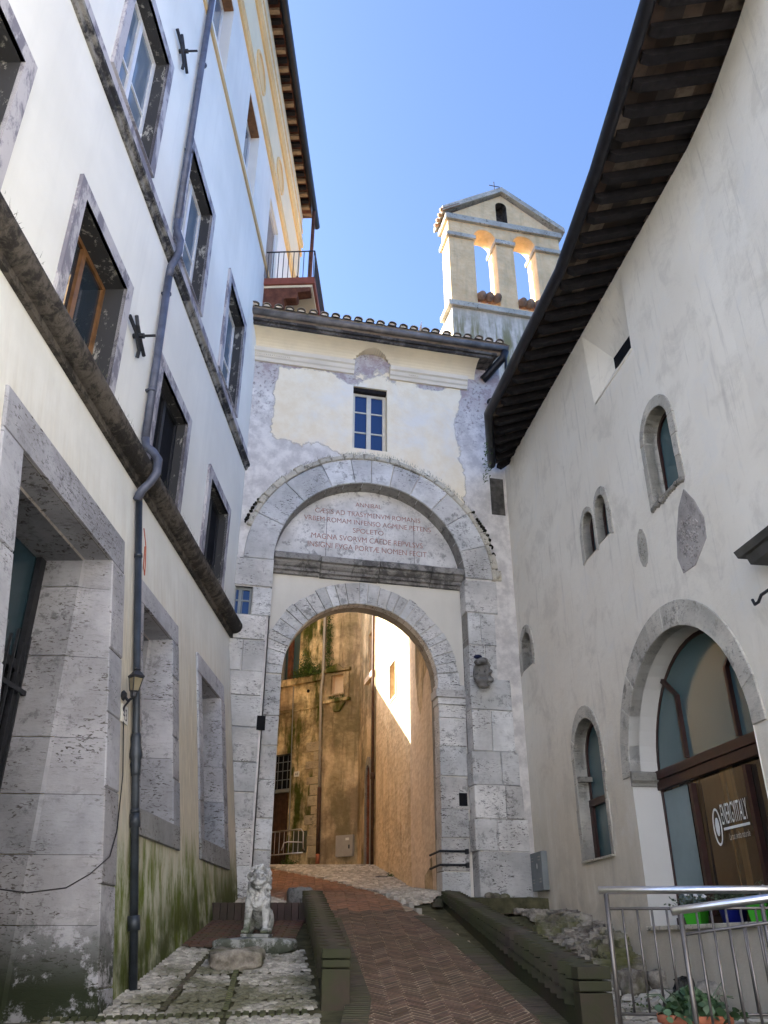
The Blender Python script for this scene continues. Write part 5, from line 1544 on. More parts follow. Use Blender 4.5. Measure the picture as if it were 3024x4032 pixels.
for k in range(60):
    b = Vector((2.28+random.uniform(-.1, .02), random.uniform(15.2, 16.2), 10.9+random.uniform(-.3, .5)))
    d_ = Vector((random.uniform(-.04, .04), random.uniform(-.04, .04), random.uniform(-.04, .04))); m_.face([b, b+Vector((0.05, 0, 0.02))+d_, b+Vector((0.02, 0.03, 0.05))+d_])
o = m_.build('wall_weeds', IVY, recalc=False); tag(o, 'tuft of green weeds beside the end of the dark house gutter', 'plant')

# ================================================================== UNSEEN HOUSE AND PAVING ADDED BEHIND THE VIEWER AS SUN BOUNCE
sqh = thing('bounce_house', 'unseen pale house added behind the viewer to bounce sunlight up the street', 'building', (-2, -8, 0))
PS = Pl((4.3, -2.5, 0), (-0.77, -0.64, 0))
w = MB(); hs = [rect(1.5+3*i, 2.6+3*i, 2+3.6*k, 4+3.6*k) for i in range(5) for k in range(3)]
w.wall(PS, rect(0, 17, -0.5, 13), hs); w.prism([PS.p(0, -0.5, -0.5), PS.p(17, -0.5, -0.5), PS.p(17, -0.5, -8), PS.p(0, -0.5, -8)], (0, 0, 13.5)); w.build('wall', plaster('pale_blue_bounce_plaster', (0.70, 0.73, 0.80)).m, sqh)  # added facade, its pale blue chosen to cool the bounced sunlight
w = MB()
for h_ in hs: w.loops([PS.p(a, b, 0) for a, b in h_], [PS.p(a, b, -0.25) for a, b in h_]); w.fill([[PS.p(a, b, -0.24) for a, b in h_]], 1)
w.build('window', [RSTONE, GLASS], sqh)
w = MB(); w.prism([PS.p(-0.4, 13.0, 0.6), PS.p(-0.4, 13.0, -8.4), PS.p(-0.4, 15.4, -4)], PS.u*17.8); w.build('roof', TILE, sqh)
pz = MB(); pz.face([(-16, -16, -0.06), (4.2, -16, -0.06), (4.2, 2.2, -0.06), (-16, 2.2, -0.06)]); struct(pz.build('bounce_paving', simple('pale_bounce_paving', (0.40, 0.43, 0.48), 0.9, 0.2, 0, 0.15, 3), recalc=False))  # unseen pale floor added to throw sunlight back up the street

# ================================================================== STREET BEYOND THE GATE
class PlM(Pl):
    """far street wall plane, scaled up by K about the camera eye"""
    K = 1.186; Z0 = -0.298
    def p(s, u, v, d=0.0):
        return s.o + s.u*(u*s.K) + Vector((0, 0, v*s.K+s.Z0)) + s.n*(d*s.K)
W4 = PlM((-0.23, 24.2, 0), (0.85, -4.0, 0))          # sunlit rubble wall, u runs towards the viewer
W5 = Pl((0.62, 20.2, 0), (0.39, -2.79, 0))          # nearer smooth render
W3 = PlM((-0.81, 26.7, 0), (0.58, -2.5, 0))            # house with the arched door
WW = PlM((-0.81, 26.7, 0), (0.848, -0.53, 0))          # mossy wall facing the gate (u negative to the left)
L4 = 3.448; L3 = 2.164; L5 = 2.83
bh = thing('street_house', 'tall narrow rubble house in warm sunlight beyond the gate arch on the right', 'building', tuple(W4.p(1.3, 2.9, -1)))
w = MB(); h4 = rect(1.62, 2.22, 6.55, 7.35)
w.wall(W4, rect(0, L4, 2.0, 14.2), [h4]); w.loops([W4.p(a, b, 0) for a, b in h4], [W4.p(a, b, -0.22) for a, b in h4]); w.fill([[W4.p(a, b, -0.22) for a, b in h4]])
q0, q1 = W4.p(0, 2, 0), W4.p(0, 14.2, 0); w.face([q0, q0+Vector((3, 0.7, 0)), q1+Vector((3, 0.7, 0)), q1]); q2, q3 = W4.p(L4, 8, 0), W4.p(L4, 14.2, 0); w.face([q2, q2+Vector((3, 0.7, 0)), q3+Vector((3, 0.7, 0)), q3])
w.build('wall', WARMWALL, bh)
w = MB(); w.wall(W5, rect(0, L5, 1.8, 16.5)); w.wall(W5, [(1.6, 2.3), (2.45, 2.3), (2.45, 3.15), (2.2, 3.12), (2.2, 2.98), (1.6, 2.86)], (), 0.004, 1)
w.wall(W5, [(1.2, 6.5), (1.5, 6.2), (1.75, 6.35), (2.0, 6.9), (2.4, 7.0), (2.7, 7.4), (2.75, 9.8), (0.9, 10.2), (0.75, 9.0), (1.0, 8.2), (0.95, 7.3)], (), 0.006, 1)
w.build('side_wall', [SALMON, TANWALL], bh)
w = MB(); w.prism([W4.p(-0.1, 14.2, 0.25), W4.p(L4+0.1, 14.2, 0.25), W4.p(L4+0.1, 14.2, -3), W4.p(-0.1, 14.2, -3)], (0, 0, 0.12)); w.build('roof', TILE, bh)
w = MB()
w.ring(W4, rect(1.56, 2.28, 6.49, 7.41), h4, -0.02, 0.02); w.build('window', SALMON, bh)
ph = thing('arched_door_house', 'ochre house with an arched brick doorway and a mullioned window beyond the gate', 'building', tuple(W3.p(1, 3, -1)))
w = MB(); D3 = arch(1.10, 1.62, 3.0, 5.15, 0.42, 12); N3 = rect(1.20, 1.92, 7.80, 9.0)
w.wall(W3, rect(0, L3, 2.5, 15), [D3, N3]); w.build('wall', TANWALL, ph)
w = MB(); w.loops([W3.p(a, b, 0) for a, b in D3], [W3.p(a, b, -0.35) for a, b in D3]); dq = w.build('doorway', OLDBRICK, ph, recalc=False)
w = MB(); w.ring(W3, arch(0.98, 1.74, 3.0, 5.15, 0.62, 12), D3, -0.02, 0.035); w.build('door_surround', RSTONE, dq)
w = MB(); w.fill([[W3.p(a, b, -0.35) for a, b in D3]]); w.build('door', DOORBR, dq)
w = MB(); w.loops([W3.p(a, b, 0) for a, b in N3], [W3.p(a, b, -0.25) for a, b in N3]); nq = w.build('window', SALMON, ph, recalc=False)
w = MB(); w.fill([[W3.p(a, b, -0.25) for a, b in N3]]); w.build('pane', GLASS, nq)
w = MB(); w.pbox(W3, 1.52, 1.60, 7.8, 9.0, -0.2, -0.02); w.pbox(W3, 1.1, 2.02, 7.66, 7.80, 0.002, 0.10); w.build('mullion_and_sill', SALMON, nq)
w = MB(); w.tube([W4.p(-0.06, 14.0, 0.07), W4.p(-0.06, 3.0, 0.07)], 0.045, 8); w.tube([W4.p(-0.06, 5.25, 0.07), W4.p(-0.06, 5.1, 0.07)], 0.065, 8); w.build('downpipe', DOORBR, bh, True)
# ---- mossy wall
mh = thing('mossy_house', 'old mossy ochre rubble house closing the street beyond the gate with a small wall shrine', 'building', tuple(WW.p(-1.5, 3.2, -1)))
SH_ = rect(-0.93, -0.50, 7.82, 8.36)
w = MB(); hd_ = rect(-2.95, -2.27, 3.3, 6.36); hw_ = rect(-2.75, -2.13, 8.50, 10.6)
w.wall(WW, rect(-5.5, -1.20, 2.5, 16), [hd_, hw_]); w.build('wall', MOSSWALL, mh)
w = MB(); w.wall(WW, rect(-1.20, 0.0, 2.5, 16), [SH_]); w.build('rendered_wall', TANWALL, mh)
w = MB(); rrz = MB()
rrz.face([WW.p(-5.7, 16, 0.4), WW.p(0.1, 16, 0.4), WW.p(0.1, 17, -4), WW.p(-5.7, 17, -4)]); rrz.build('roof', TILE, mh)
w = MB(); w.loops([WW.p(a, b, 0) for a, b in hd_], [WW.p(a, b, -0.2) for a, b in hd_]); dq = w.build('doorway', RSTONE, mh, recalc=False)
w = MB(); w.pbox(WW, -2.95, -2.27, 3.3, 5.34, -0.2, -0.15)
for k in range(4): w.pbox(WW, -2.9+k*0.16, -2.78+k*0.16, 3.5, 5.3, -0.149, -0.13)
w.build('door', DOORBR, dq)
w = MB(); w.fill([[WW.p(a, b, -0.2) for a, b in rect(-2.95, -2.27, 5.42, 6.36)]]); w.build('fanlight', DARK, dq)
w = MB(); w.pbox(WW, -2.95, -2.27, 5.34, 5.43, -0.2, -0.02)
for k in range(1, 4): w.pbox(WW, -2.95, -2.27, 5.43+k*0.24, 5.45+k*0.24, -0.1, -0.085)
for k in range(1, 4): w.pbox(WW, -2.95+k*0.17, -2.935+k*0.17, 5.43, 6.36, -0.1, -0.084)
w.build('fanlight_grille', CABGREY, dq)
w = MB(); w.loops([WW.p(a, b, 0) for a, b in hw_], [WW.p(a, b, -0.15) for a, b in hw_]); wq = w.build('window', RSTONE, mh, recalc=False)
w = MB(); w.fill([[WW.p(a, b, -0.14) for a, b in hw_]]); w.build('pane', GLASSTEAL, wq)
w = MB(); w.pbox(WW, -2.56, -2.45, 8.5, 10.6, -0.13, 0.01); w.build('window_post', BALCWOOD, wq)
w = MB(); w.pbox(WW, -5.5, -1.22, 8.28, 8.47, 0.002, 0.14); w.pbox(WW, -5.5, -1.22, 7.52, 7.56, 0.002, 0.03); w.build('ledge', MOSSWALL, mh)
w = MB(); w.pbox(WW, -5.5, -2.28, 7.6, 8.27, 0.002, 0.03); w.build('render_panel', TANWALL, mh)
# quoins near the pipe
w = MB(); z = 3.6; tgl = 0
while z < 6.5:
    z2 = z+random.uniform(0.2, 0.3); a = -1.27-random.uniform(0.2, 0.3)*(1+0.7*(tgl % 2)); w.stone(WW, rect(a, -1.25, z+0.008, z2-0.008), -0.1, 0.02, 0.012, 0, gray()); z = z2; tgl += 1
w.build('corner_stones', travertine('warm_corner_stone', (0.50, 0.41, 0.27)), mh)
# shrine
w = MB(); w.ring(WW, rect(-0.97, -0.46, 7.78, 8.40), SH_, -0.02, 0.06)
w.pbox(WW, -1.10, -0.985, 7.66, 8.46, 0.002, 0.05); w.pbox(WW, -0.445, -0.33, 7.66, 8.40, 0.002, 0.05)
sq = w.build('shrine', TANWALL, mh)
w = MB(); w.prism([WW.p(-1.16, 8.46, 0.002), WW.p(-0.28, 8.44, 0.002), WW.p(-0.28, 8.52, 0.002), WW.p(-0.50, 8.50, 0.002), WW.p(-0.71, 8.68, 0.002), WW.p(-1.16, 8.53, 0.002)], WW.n*0.12)
w.pbox(WW, -1.14, -0.27, 7.58, 7.66, 0.002, 0.14); w.prism([WW.p(-0.98, 7.58, 0.002), WW.p(-0.42, 7.58, 0.002), WW.p(-0.62, 7.32, 0.002), WW.p(-0.80, 7.32, 0.002)], WW.n*0.08)
w.build('shrine_pediment', MOSSWALL, sq)
w = MB(); w.loops([WW.p(a, b, 0) for a, b in SH_], [WW.p(a, b, -0.14) for a, b in SH_]); w.fill([[WW.p(a, b, -0.14) for a, b in SH_]]); w.build('shrine_niche', SALMON, sq, recalc=False)
w = MB(); w.tube([WW.p(-1.22, 13, 0.06), WW.p(-1.21, 8.4, 0.06), WW.p(-1.24, 8.0, 0.09), WW.p(-1.20, 5.32, 0.06)], 0.048, 8); w.build('downpipe', CABPALE, mh, True)
w = MB(); w.tube([WW.p(-1.20, 5.34, 0.06), WW.p(-1.18, 3.65, 0.06)], 0.062, 8); w.build('downpipe', DOORBR, mh, True)
w = MB(); w.tube([WW.p(-1.18, 3.68, 0.06), WW.p(-1.18, 3.45, 0.06)], 0.065, 8); w.build('pipe_shoe', TERRA, mh, True)
w = MB(); w.tube([WW.p(-2.28, 8.25, 0.03), WW.p(-2.18, 4.3, 0.03)], 0.016, 6); w.build('conduit', CABGREY, mh)
w = MB(); w.lathe([(0.06, 0), (0.06, 0.02)], WW.p(-1.75, 8.05, 0.0), 8, 0, WW.n); w.build('drain_hole', DARK, mh)
hp = MB(); hp.pbox(WW, -2.11, -1.94, 5.70, 5.84, 0.005, 0.02); o = hp.build('house_number_plate', PLATE); tag(o, 'white house number plate reading 44 on the mossy wall beyond the gate', 'number plate')
text_on(WW, '44', -2.025, 5.73, 0.10, 0.08, 0.023, INK, o, 'digits')
c1 = MB(); c1.pbox(WW, -2.03, -1.58, 3.74, 4.28, 0.005, 0.07)
o = c1.build('meter_cabinet', CABGREEN, None, bevel=0.01); tag(o, 'dark green metal cabinet low on the mossy wall behind the crowd barrier', 'cabinet')
c2 = MB(); c2.pbox(WW, -0.61, -0.08, 3.58, 4.09, 0.005, 0.10)
o = c2.build('meter_cabinet', CABPALE, None, bevel=0.01); tag(o, 'pale grey metal cabinet with white sticker beside the arched brick doorway', 'cabinet')
c2 = MB(); c2.pbox(WW, -0.29, -0.18, 3.96, 4.02, 0.102, 0.105); c2.build('sticker', PLATE, o)
c2 = MB(); c2.pbox(WW, -0.19, -0.16, 3.76, 3.85, 0.102, 0.12); c2.build('latch', DARKIRON, o)
# ivy and shrub
def leaves(n, fn, s, mat, name, label=None, cat='plant', parent=None):
    m = MB()
    for k in range(n):
        p = Vector(fn()); a = Vector((random.uniform(-1, 1), random.uniform(-1, 1), random.uniform(-1, 1))).normalized()*s*random.uniform(0.6, 1.3)
        b = Vector((random.uniform(-1, 1), random.uniform(-1, 1), random.uniform(-1, 1))).normalized()*s*random.uniform(0.6, 1.3)
        m.face([p, p+a, p+a*0.6+b, p+b*0.8])
    o = m.build(name, mat, parent, recalc=False)
    if label: tag(o, label, cat)
    return o
sh = thing('wall_shrub', 'green shrub growing on the ledge of the mossy wall beside the grey pipe', 'shrub', tuple(WW.p(-1.7, 8.47, 0.1)))
def shrub_pt():
    u = random.gauss(-1.72, 0.22); t = max(0, 1-abs(u+1.82)/0.55); return WW.p(min(u, -1.28), 8.45+abs(random.gauss(0, 0.20))*(0.35+1.1*t), random.uniform(0.0, 0.28))
leaves(1500, shrub_pt, 0.05, IVY, 'foliage', parent=sh)
m_ = MB()
for k in range(5): m_.tube([WW.p(-1.8+k*0.04, 8.45, 0.05), WW.p(-1.95+k*0.11, 8.85, 0.12)], [0.015, 0.006], 5)
m_.build('stem', RAFTER, sh)
leaves(1300, lambda: WW.p(-1.12+abs(random.gauss(0, 0.09)), random.uniform(8.6, 11.5), random.uniform(0, 0.07)), 0.045, IVY, 'ivy', 'strip of green ivy climbing beside the pale pipe on the far wall', 'ivy')
leaves(260, lambda: WW.p(random.uniform(-1.0, -0.45), 7.66+abs(random.gauss(0, 0.05)), random.uniform(0.02, 0.13)), 0.03, IVY, 'weeds', 'low green weeds growing on the sill of the wall shrine', 'plant')
leaves(200, lambda: Vector((random.gauss(-2.9, 0.14), random.gauss(27.3, 0.1), gz(27.3)+abs(random.gauss(0, 0.08)))), 0.04, IVY, 'weeds', 'weeds sprouting at the foot of the far wall by the barrier', 'plant')
leaves(90, lambda: Vector((random.gauss(0.18, 0.06), random.gauss(22.0, 0.06), gz(22.0)+abs(random.gauss(0, 0.04)))), 0.03, IVY, 'weeds', 'small weed tuft in the pale cobbles by the drain grate', 'plant')
# street lamp glimpsed past the pillar
sl_ = thing('street_lantern', 'cream glazed hanging street lantern half hidden behind the left gate pillar', 'lantern', tuple(WW.p(-2.62, 7.4, 1.2)))
m_ = MB(); c = WW.p(-2.62, 7.15, 1.35); m_.lathe([(0.10, 0), (0.20, 0.42)], c, 4); m_.build('lantern_glass', simple('cream_lantern_glass', (0.55, 0.45, 0.28), 0.4), sl_)
m_ = MB(); m_.lathe([(0.24, 0.42), (0.22, 0.46), (0.05, 0.56)], c, 4); m_.lathe([(0.11, -0.02), (0.10, 0)], c, 4)
for k in range(4):
    w_ = math.pi/2*k; m_.tube([c+Vector((0.105*math.cos(w_), 0.105*math.sin(w_), 0)), c+Vector((0.205*math.cos(w_), 0.205*math.sin(w_), 0.42))], 0.012, 4)
m_.tube([c+Vector((0, 0, 0.54)), WW.p(-2.7, 7.8, 0.7), WW.p(-2.8, 7.8, 0.0)], 0.02, 6); m_.build('lantern_frame', DARKIRON, sl_)
# crowd barrier
cbz = thing('crowd_barrier', 'galvanised steel crowd barrier standing before the brown door beyond the gate', 'barrier', tuple(WW.p(-2.1, 3.5, 0.5)))
m_ = MB(); zb0 = gz(27.4)
pa_ = [WW.p(-3.3, 4.22, 0.5), WW.p(-1.42, 4.26, 0.5), WW.p(-1.34, 4.18, 0.5), WW.p(-1.33, zb0+0.02, 0.5)]
m_.tube(pa_, 0.022, 8); m_.tube([WW.p(-3.3, 3.66, 0.5), WW.p(-1.34, 3.69, 0.5)], 0.02, 8); m_.build('frame', STEEL, cbz, True)
for k in range(12):
    m_ = MB(); u = -3.2+k*0.155; m_.tube([WW.p(u, 3.66, 0.5), WW.p(u, 4.23, 0.5)], 0.008, 5); m_.build('bar', STEEL, cbz)
m_ = MB(); m_.tube([WW.p(-1.75, zb0-0.02, 0.85), WW.p(-1.72, zb0+0.16, 0.80), WW.p(-1.66, zb0+0.19, 0.72), WW.p(-1.40, zb0+0.19, 0.45), WW.p(-1.36, zb0, 0.4)], 0.018, 6); m_.build('foot', STEEL, cbz, True)
dg_ = MB(); dg_.box((-0.02, 21.9, gz(21.9)+0.012), 0.32, 0.2, 0.012, 0.5)
o = dg_.build('drain_grate', DARKIRON); tag(o, 'dark iron drain grate set in the pale cobbles beyond the gate', 'drain')
mc = MB()
pts = [(-0.95+0.28*math.cos(t*math.pi/12), 16.9+0.28*math.sin(t*math.pi/12)) for t in range(24)]; pin = [(-0.95+0.22*math.cos(t*math.pi/12), 16.9+0.22*math.sin(t*math.pi/12)) for t in range(24)]
mc.loops([(x, y, gz(y)+0.010) for x, y in pts], [(x, y, gz(y)+0.010) for x, y in pin]); o = mc.build('manhole_ring', DARKIRON, None, recalc=False); tag(o, 'dark manhole ring in the red brick street under the gate', 'manhole')
# unseen house added behind the palace, roofline shaped to shade the lane
nb = thing('shading_house', 'plain ochre house added out of view behind the palace to shade the lane', 'building', (-5.5, 22, 3))
NX = -3.64
m_ = MB(); prof = [(20.75, 2.5), (30.5, 2.5), (30.5, 15.0), (25.9, 15.0), (25.9, 10.40), (24.64, 9.74), (20.95, 7.79), (20.75, 7.68)]
A = [(NX, y, z) for y, z in prof]; m_.prism(A, (-6, 0, 0)); m_.build('wall', OCHRE_PALE, nb)
m_ = MB(); m_.prism([(NX+0.02, 20.72, 7.69), (NX+0.02, 25.88, 10.42), (NX+0.02, 25.88, 10.52), (NX+0.02, 20.72, 7.79)], (-6.3, 0, 0)); m_.build('roof', TILE, nb)

# ================================================================== LION
lion = thing('lion_statue', 'weathered seated stone lion facing down the ramp beside the left gate pillar', 'statue', (-1.66, 11.98, 1.64))
m_ = MB(); LX, LY, LZ = -1.655, 12.02, 1.72
def LP(x, y, z): return Vector((LX+x, LY+y, LZ+z))
def cap(p, q, r0, r1, n=7):
    for i in range(n+1):
        t = i/n; m_.ball(LP(*[a+(b-a)*t for a, b in zip(p, q)]), r0+(r1-r0)*t)
cap((0, 0.34, 0.20), (0, 0.06, 0.44), 0.155, 0.125); m_.ball(LP(0, 0.02, 0.41), (0.135, 0.11, 0.16))
for sx in (-1, 1):
    m_.ball(LP(sx*0.12, 0.30, 0.16), (0.07, 0.14, 0.16)); m_.ball(LP(sx*0.145, 0.18, 0.04), (0.04, 0.10, 0.04))
    cap((sx*0.105, 0.0, 0.40), (sx*0.115, -0.03, 0.20), 0.065, 0.048); cap((sx*0.115, -0.03, 0.20), (sx*0.12, -0.05, 0.05), 0.048, 0.046)
    m_.ball(LP(sx*0.122, -0.10, 0.035), (0.058, 0.075, 0.04))
    for k in range(4): m_.ball(LP(sx*0.122-0.04+0.027*k, -0.155, 0.028), (0.016, 0.03, 0.026), 6)
m_.ball(LP(0, 0.06, 0.58), (0.135, 0.13, 0.19)); m_.ball(LP(0, -0.04, 0.655), (0.10, 0.115, 0.115))
m_.ball(LP(0, -0.135, 0.605), (0.078, 0.075, 0.05)); m_.ball(LP(0, -0.17, 0.625), (0.045, 0.045, 0.03)); m_.ball(LP(0, -0.12, 0.545), (0.055, 0.055, 0.035))
m_.ball(LP(0, -0.205, 0.642), (0.022, 0.015, 0.014), 6); cap((0, -0.11, 0.73), (0, -0.19, 0.65), 0.032, 0.024, 4)
for sx in (-1, 1):
    m_.ball(LP(sx*0.05, -0.125, 0.71), (0.035, 0.03, 0.018)); m_.ball(LP(sx*0.048, -0.127, 0.685), 0.015, 6); m_.ball(LP(sx*0.075, -0.10, 0.63), (0.04, 0.05, 0.045))
    m_.ball(LP(sx*0.125, 0.0, 0.71), (0.03, 0.02, 0.04))
random.seed(5)
for k in range(190):
    a = random.uniform(-2.6, 2.6)-math.pi/2; z = random.uniform(0.36, 0.80)
    rad = 0.145 if z < 0.68 else 0.155*math.sqrt(max(0.05, 1-((z-0.68)/0.14)**2))
    x, y = rad*math.cos(a), 0.05+rad*0.9*math.sin(a)
    if y < -0.05 and abs(x) < 0.10 and z > 0.50: continue
    m_.ball(LP(x, y, z), (random.uniform(.016, .028), 0.022, random.uniform(.022, .045)), 6)
for k in range(10): m_.ball(LP(random.uniform(-.05, .05), -0.09+random.uniform(0, .03), 0.77+random.uniform(-.02, .05)), 0.026, 6)
for k in range(16):
    t = k/15; m_.ball(LP((t-0.5)*0.2, -0.095-0.02*math.sin(t*math.pi), 0.42-0.11*math.sin(t*math.pi)), 0.018, 6)
lb_ = m_.build('lion_body', LION, lion, True); remesh(lb_, 0.0085, 2)
m_ = MB(); m_.box((LX, LY+0.12, 1.60), 0.36, 0.56, 0.125); m_.build('plinth', SLAB, lion, bevel=0.012)
random.seed(23)

# ================================================================== SLABS AND STONES
def rough_block(name, c, size, rot, mat, label, cat='stone', voxel=0.03, jag=0.05, group=None):
    bm = bmesh.new(); bmesh.ops.create_cube(bm, size=1)
    bmesh.ops.subdivide_edges(bm, edges=bm.edges, cuts=5, use_grid_fill=True)
    for v in bm.verts:
        k = 1-0.10*((abs(v.co.x)*2)**6*(abs(v.co.y)*2)**2+(abs(v.co.z)*2)**6*(abs(v.co.x)*2)**2)
        v.co = Vector((v.co.x*size[0]*k, v.co.y*size[1]*k, v.co.z*size[2]*k))+Vector((random.uniform(-1, 1), random.uniform(-1, 1), random.uniform(-1, 1)))*jag*0.35
    bmesh.ops.smooth_vert(bm, verts=bm.verts, factor=0.35, use_axis_x=True, use_axis_y=True, use_axis_z=True)
    me = bpy.data.meshes.new(name); bm.to_mesh(me); bm.free(); me.materials.append(mat)
    o = bpy.data.objects.new(name, me); scene.collection.objects.link(o)
    o.location = c; o.rotation_euler = rot
    for p in me.polygons: p.use_smooth = True
    tag(o, label, cat, group); return o
rough_block('stone_slab', (-1.58, 11.42, gz(11.4)+0.055), (1.05, 0.36, 0.17), (R(3), 0, R(-5)), SLAB, 'long mossy stone slab lying in front of the lion as a step', jag=0.05)
rough_block('stone_block', (-1.66, 10.62, gz(10.6)+0.075), (0.62, 0.42, 0.20), (R(6), 0, R(4)), RUBBLE, 'smaller rough mossy stone block lying on the cobbles before the long slab', jag=0.10)
rough_block('stone_bollard', (-1.34, 14.6, 2.27), (0.42, 0.30, 0.30), (0, 0, 0.2), HEADST, 'dark squat stone block at the foot of the left gate pillar behind the lion', jag=0.05)
# rubble heap on the right
rh_ = MB()
CR_ = lambda y: lerp(y, [12.8, 13.3, 15.0, 15.7], [1.42, 1.76, 2.06, 2.10])
for k in range(900):
    t = random.random()
    y = 15.6-2.75*t+random.uniform(-.1, .1); xw = wall_xy(y)
    off = random.random()*(0.85-0.35*t); x = xw-0.03-off
    zb_ = zr_(x, y); z = zb_+max(0, CR_(y)-zb_-off*0.42)*(random.random()**0.6)
    rr = random.uniform(0.045, 0.10)
    rh_.chunk((x, y, z), (rr*random.uniform(1, 1.7), rr*random.uniform(0.9, 1.4), rr*random.uniform(0.4, 0.75)), Matrix.Rotation(random.uniform(-.5, .5), 3, 'Z') @ Matrix.Rotation(random.uniform(-.25, .25), 3, 'X') @ Matrix.Rotation(random.uniform(-.2, .2), 3, 'Y'))
o = rh_.build('rubble_bank', RUBBLE, None, bevel=0.012); tag(o, 'bank of mossy rubble stones piled against the foot of the right house', 'rubble')
spots = [((3.05, 13.15), 'whitish boulder on the slope just behind the right parapet pier'), ((3.52, 12.25), 'rounded brown boulder leaning on the right house foot'), ((3.66, 11.55), 'upright pale boulder against the right house below the shop window'), ((3.78, 11.0), 'dark boulder at the house foot behind the railing'), ((3.1, 11.9), 'flat tan stone in the middle of the right cobbled slope')]
for (x, y), lab in spots:
    s_ = random.uniform(0.2, 0.3); rough_block('boulder', (x, y, zr_(x, y)+0.09), (s_*1.2, s_, s_*1.05), (random.uniform(-.3, .3), random.uniform(-.3, .3), random.uniform(0, 3)), COBBLE if 'whitish' in lab or 'pale' in lab else RUBBLE, lab, 'boulder', jag=0.12)
leaves(160, lambda: Vector((random.gauss(2.9, 0.25), random.gauss(11.2, 0.7), 0))+Vector((0, 0, zr_(2.75, 11.2)+abs(random.gauss(0.02, 0.03)))), 0.03, IVY, 'weeds', 'sparse weeds between the stones of the right cobbled slope', 'plant')
bs_ = MB(); bs_.fill([[(x, y, zr_(x, y)+0.012) for x, y in [(1.5, 15.05), (2.75, 15.1), (2.6, 15.9), (1.5, 15.7)]]]); o = bs_.build('red_brick_patch', OLDBRICK); struct(o)

# ================================================================== BRICK PARAPETS
def parapet(name, label, p0, p1, wd, h0, h1, pier, z0=None):
    """low brick wall: mossy plinth, pierced saw-tooth courses of bricks set at 45 degrees, end pier"""
    d = Vector((p1[0]-p0[0], p1[1]-p0[1], 0)); L = d.length; d.normalize(); nrm = Vector((-d.y, d.x, 0)); rot = math.atan2(d.y, d.x)
    t = thing(name, label, 'low wall', (p0[0], p0[1], gz(p0[1])))
    zt = lambda s: gz(p0[1]+d.y*s)
    hh = lambda s: h0+(h1-h0)*s/L
    m = MB(); n = 16
    for i in range(n):
        a, b = L*i/n, L*(i+1)/n
        pts = []
        for s in (a, b):
            for k in (-1, 1):
                P = Vector((p0[0], p0[1], 0))+d*s+nrm*k*wd*0.40
                pts.append((P, zt(s)))
        (A, za), (B, zb_), (C_, zc), (D_, zd) = pts
        f = 0.34
        q = [(A.x, A.y, za-0.8), (B.x, B.y, zb_-0.8), (D_.x, D_.y, zd-0.8), (C_.x, C_.y, zc-0.8)]
        r_ = [(A.x, A.y, za+hh(a)*f), (B.x, B.y, zb_+hh(a)*f), (D_.x, D_.y, zd+hh(b)*f), (C_.x, C_.y, zc+hh(b)*f)]
        m.mesh(q+r_, [(0, 1, 5, 4), (1, 2, 6, 5), (2, 3, 7, 6), (3, 0, 4, 7), (4, 5, 6, 7)], 0, tuple(x*random.uniform(.7, 1.2) for x in (0.035, 0.034, 0.022)))
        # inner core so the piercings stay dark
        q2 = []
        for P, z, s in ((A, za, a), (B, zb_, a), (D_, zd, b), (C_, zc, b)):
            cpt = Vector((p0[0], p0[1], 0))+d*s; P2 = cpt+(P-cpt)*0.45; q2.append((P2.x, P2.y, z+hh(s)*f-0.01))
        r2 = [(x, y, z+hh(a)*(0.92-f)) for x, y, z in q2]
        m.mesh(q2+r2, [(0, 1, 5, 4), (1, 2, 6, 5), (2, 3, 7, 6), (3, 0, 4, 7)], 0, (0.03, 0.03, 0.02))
    m.build('plinth', BRICKMOSS, t)
    m = MB(); st = 0.20
    for lay in range(3):
        n = int((L-0.1)/st)
        for i in range(n):
            s0 = (i+(0.5 if lay == 0 else 0))*st+0.02; sm = s0+st/2; s1 = s0+st
            if s1 > L: continue
            v = random.uniform(0.6, 1.25)
            col = (0.060*v, 0.046*v, 0.037*v); w_ = wd*0.60*random.uniform(0.96, 1.04); nn = w_-st*0.62
            pts = []
            for ss, k in ((s0+0.004, -nn), (sm, -w_), (s1-0.004, -nn), (s1-0.004, nn), (sm+0.02, w_), (s0+0.004, nn)):
                P = Vector((p0[0], p0[1], 0))+d*ss+nrm*k
                pts.append((P.x, P.y, zt(ss)+hh(ss)*(0.34+0.22*lay)+0.002))
            m.prism(pts, (0, 0, hh(sm)*0.22-0.008), 0, col)
    m.build('brick_courses', BRICKMOSS, t)
    m = MB(); P = Vector((p0[0], p0[1], 0))-d*pier*0.5; zz = gz(p0[1]); hp_ = h0*1.02
    z = -0.1; k = 0
    for za, zb_, sc_, cl in ((-0.12, hp_*0.62, 1.0, (0.055, 0.032, 0.028)), (hp_*0.63, hp_*0.79, 1.0, (0.045, 0.032, 0.026)), (hp_*0.80, hp_, 1.02, (0.04, 0.03, 0.024))):
        m.box((P.x, P.y, zz+za), wd*1.06*sc_, pier*sc_, zb_-za-0.006, rot+math.pi/2, 0, cl)
    m.build('end_pier', BRICKMOSS, t, bevel=0.008)
    return t
parapet('brick_parapet', 'narrow mossy brick parapet with saw-tooth top left of the ramp beside the lion', (-0.47, 9.12), (-1.13, 14.25), 0.255, 0.445, 0.33, 0.14)
parapet('brick_parapet', 'long mossy pierced brick parapet right of the ramp running up to the gate', (1.74, 8.10), (1.06, 15.1), 0.265, 0.50, 0.215, 0.18)
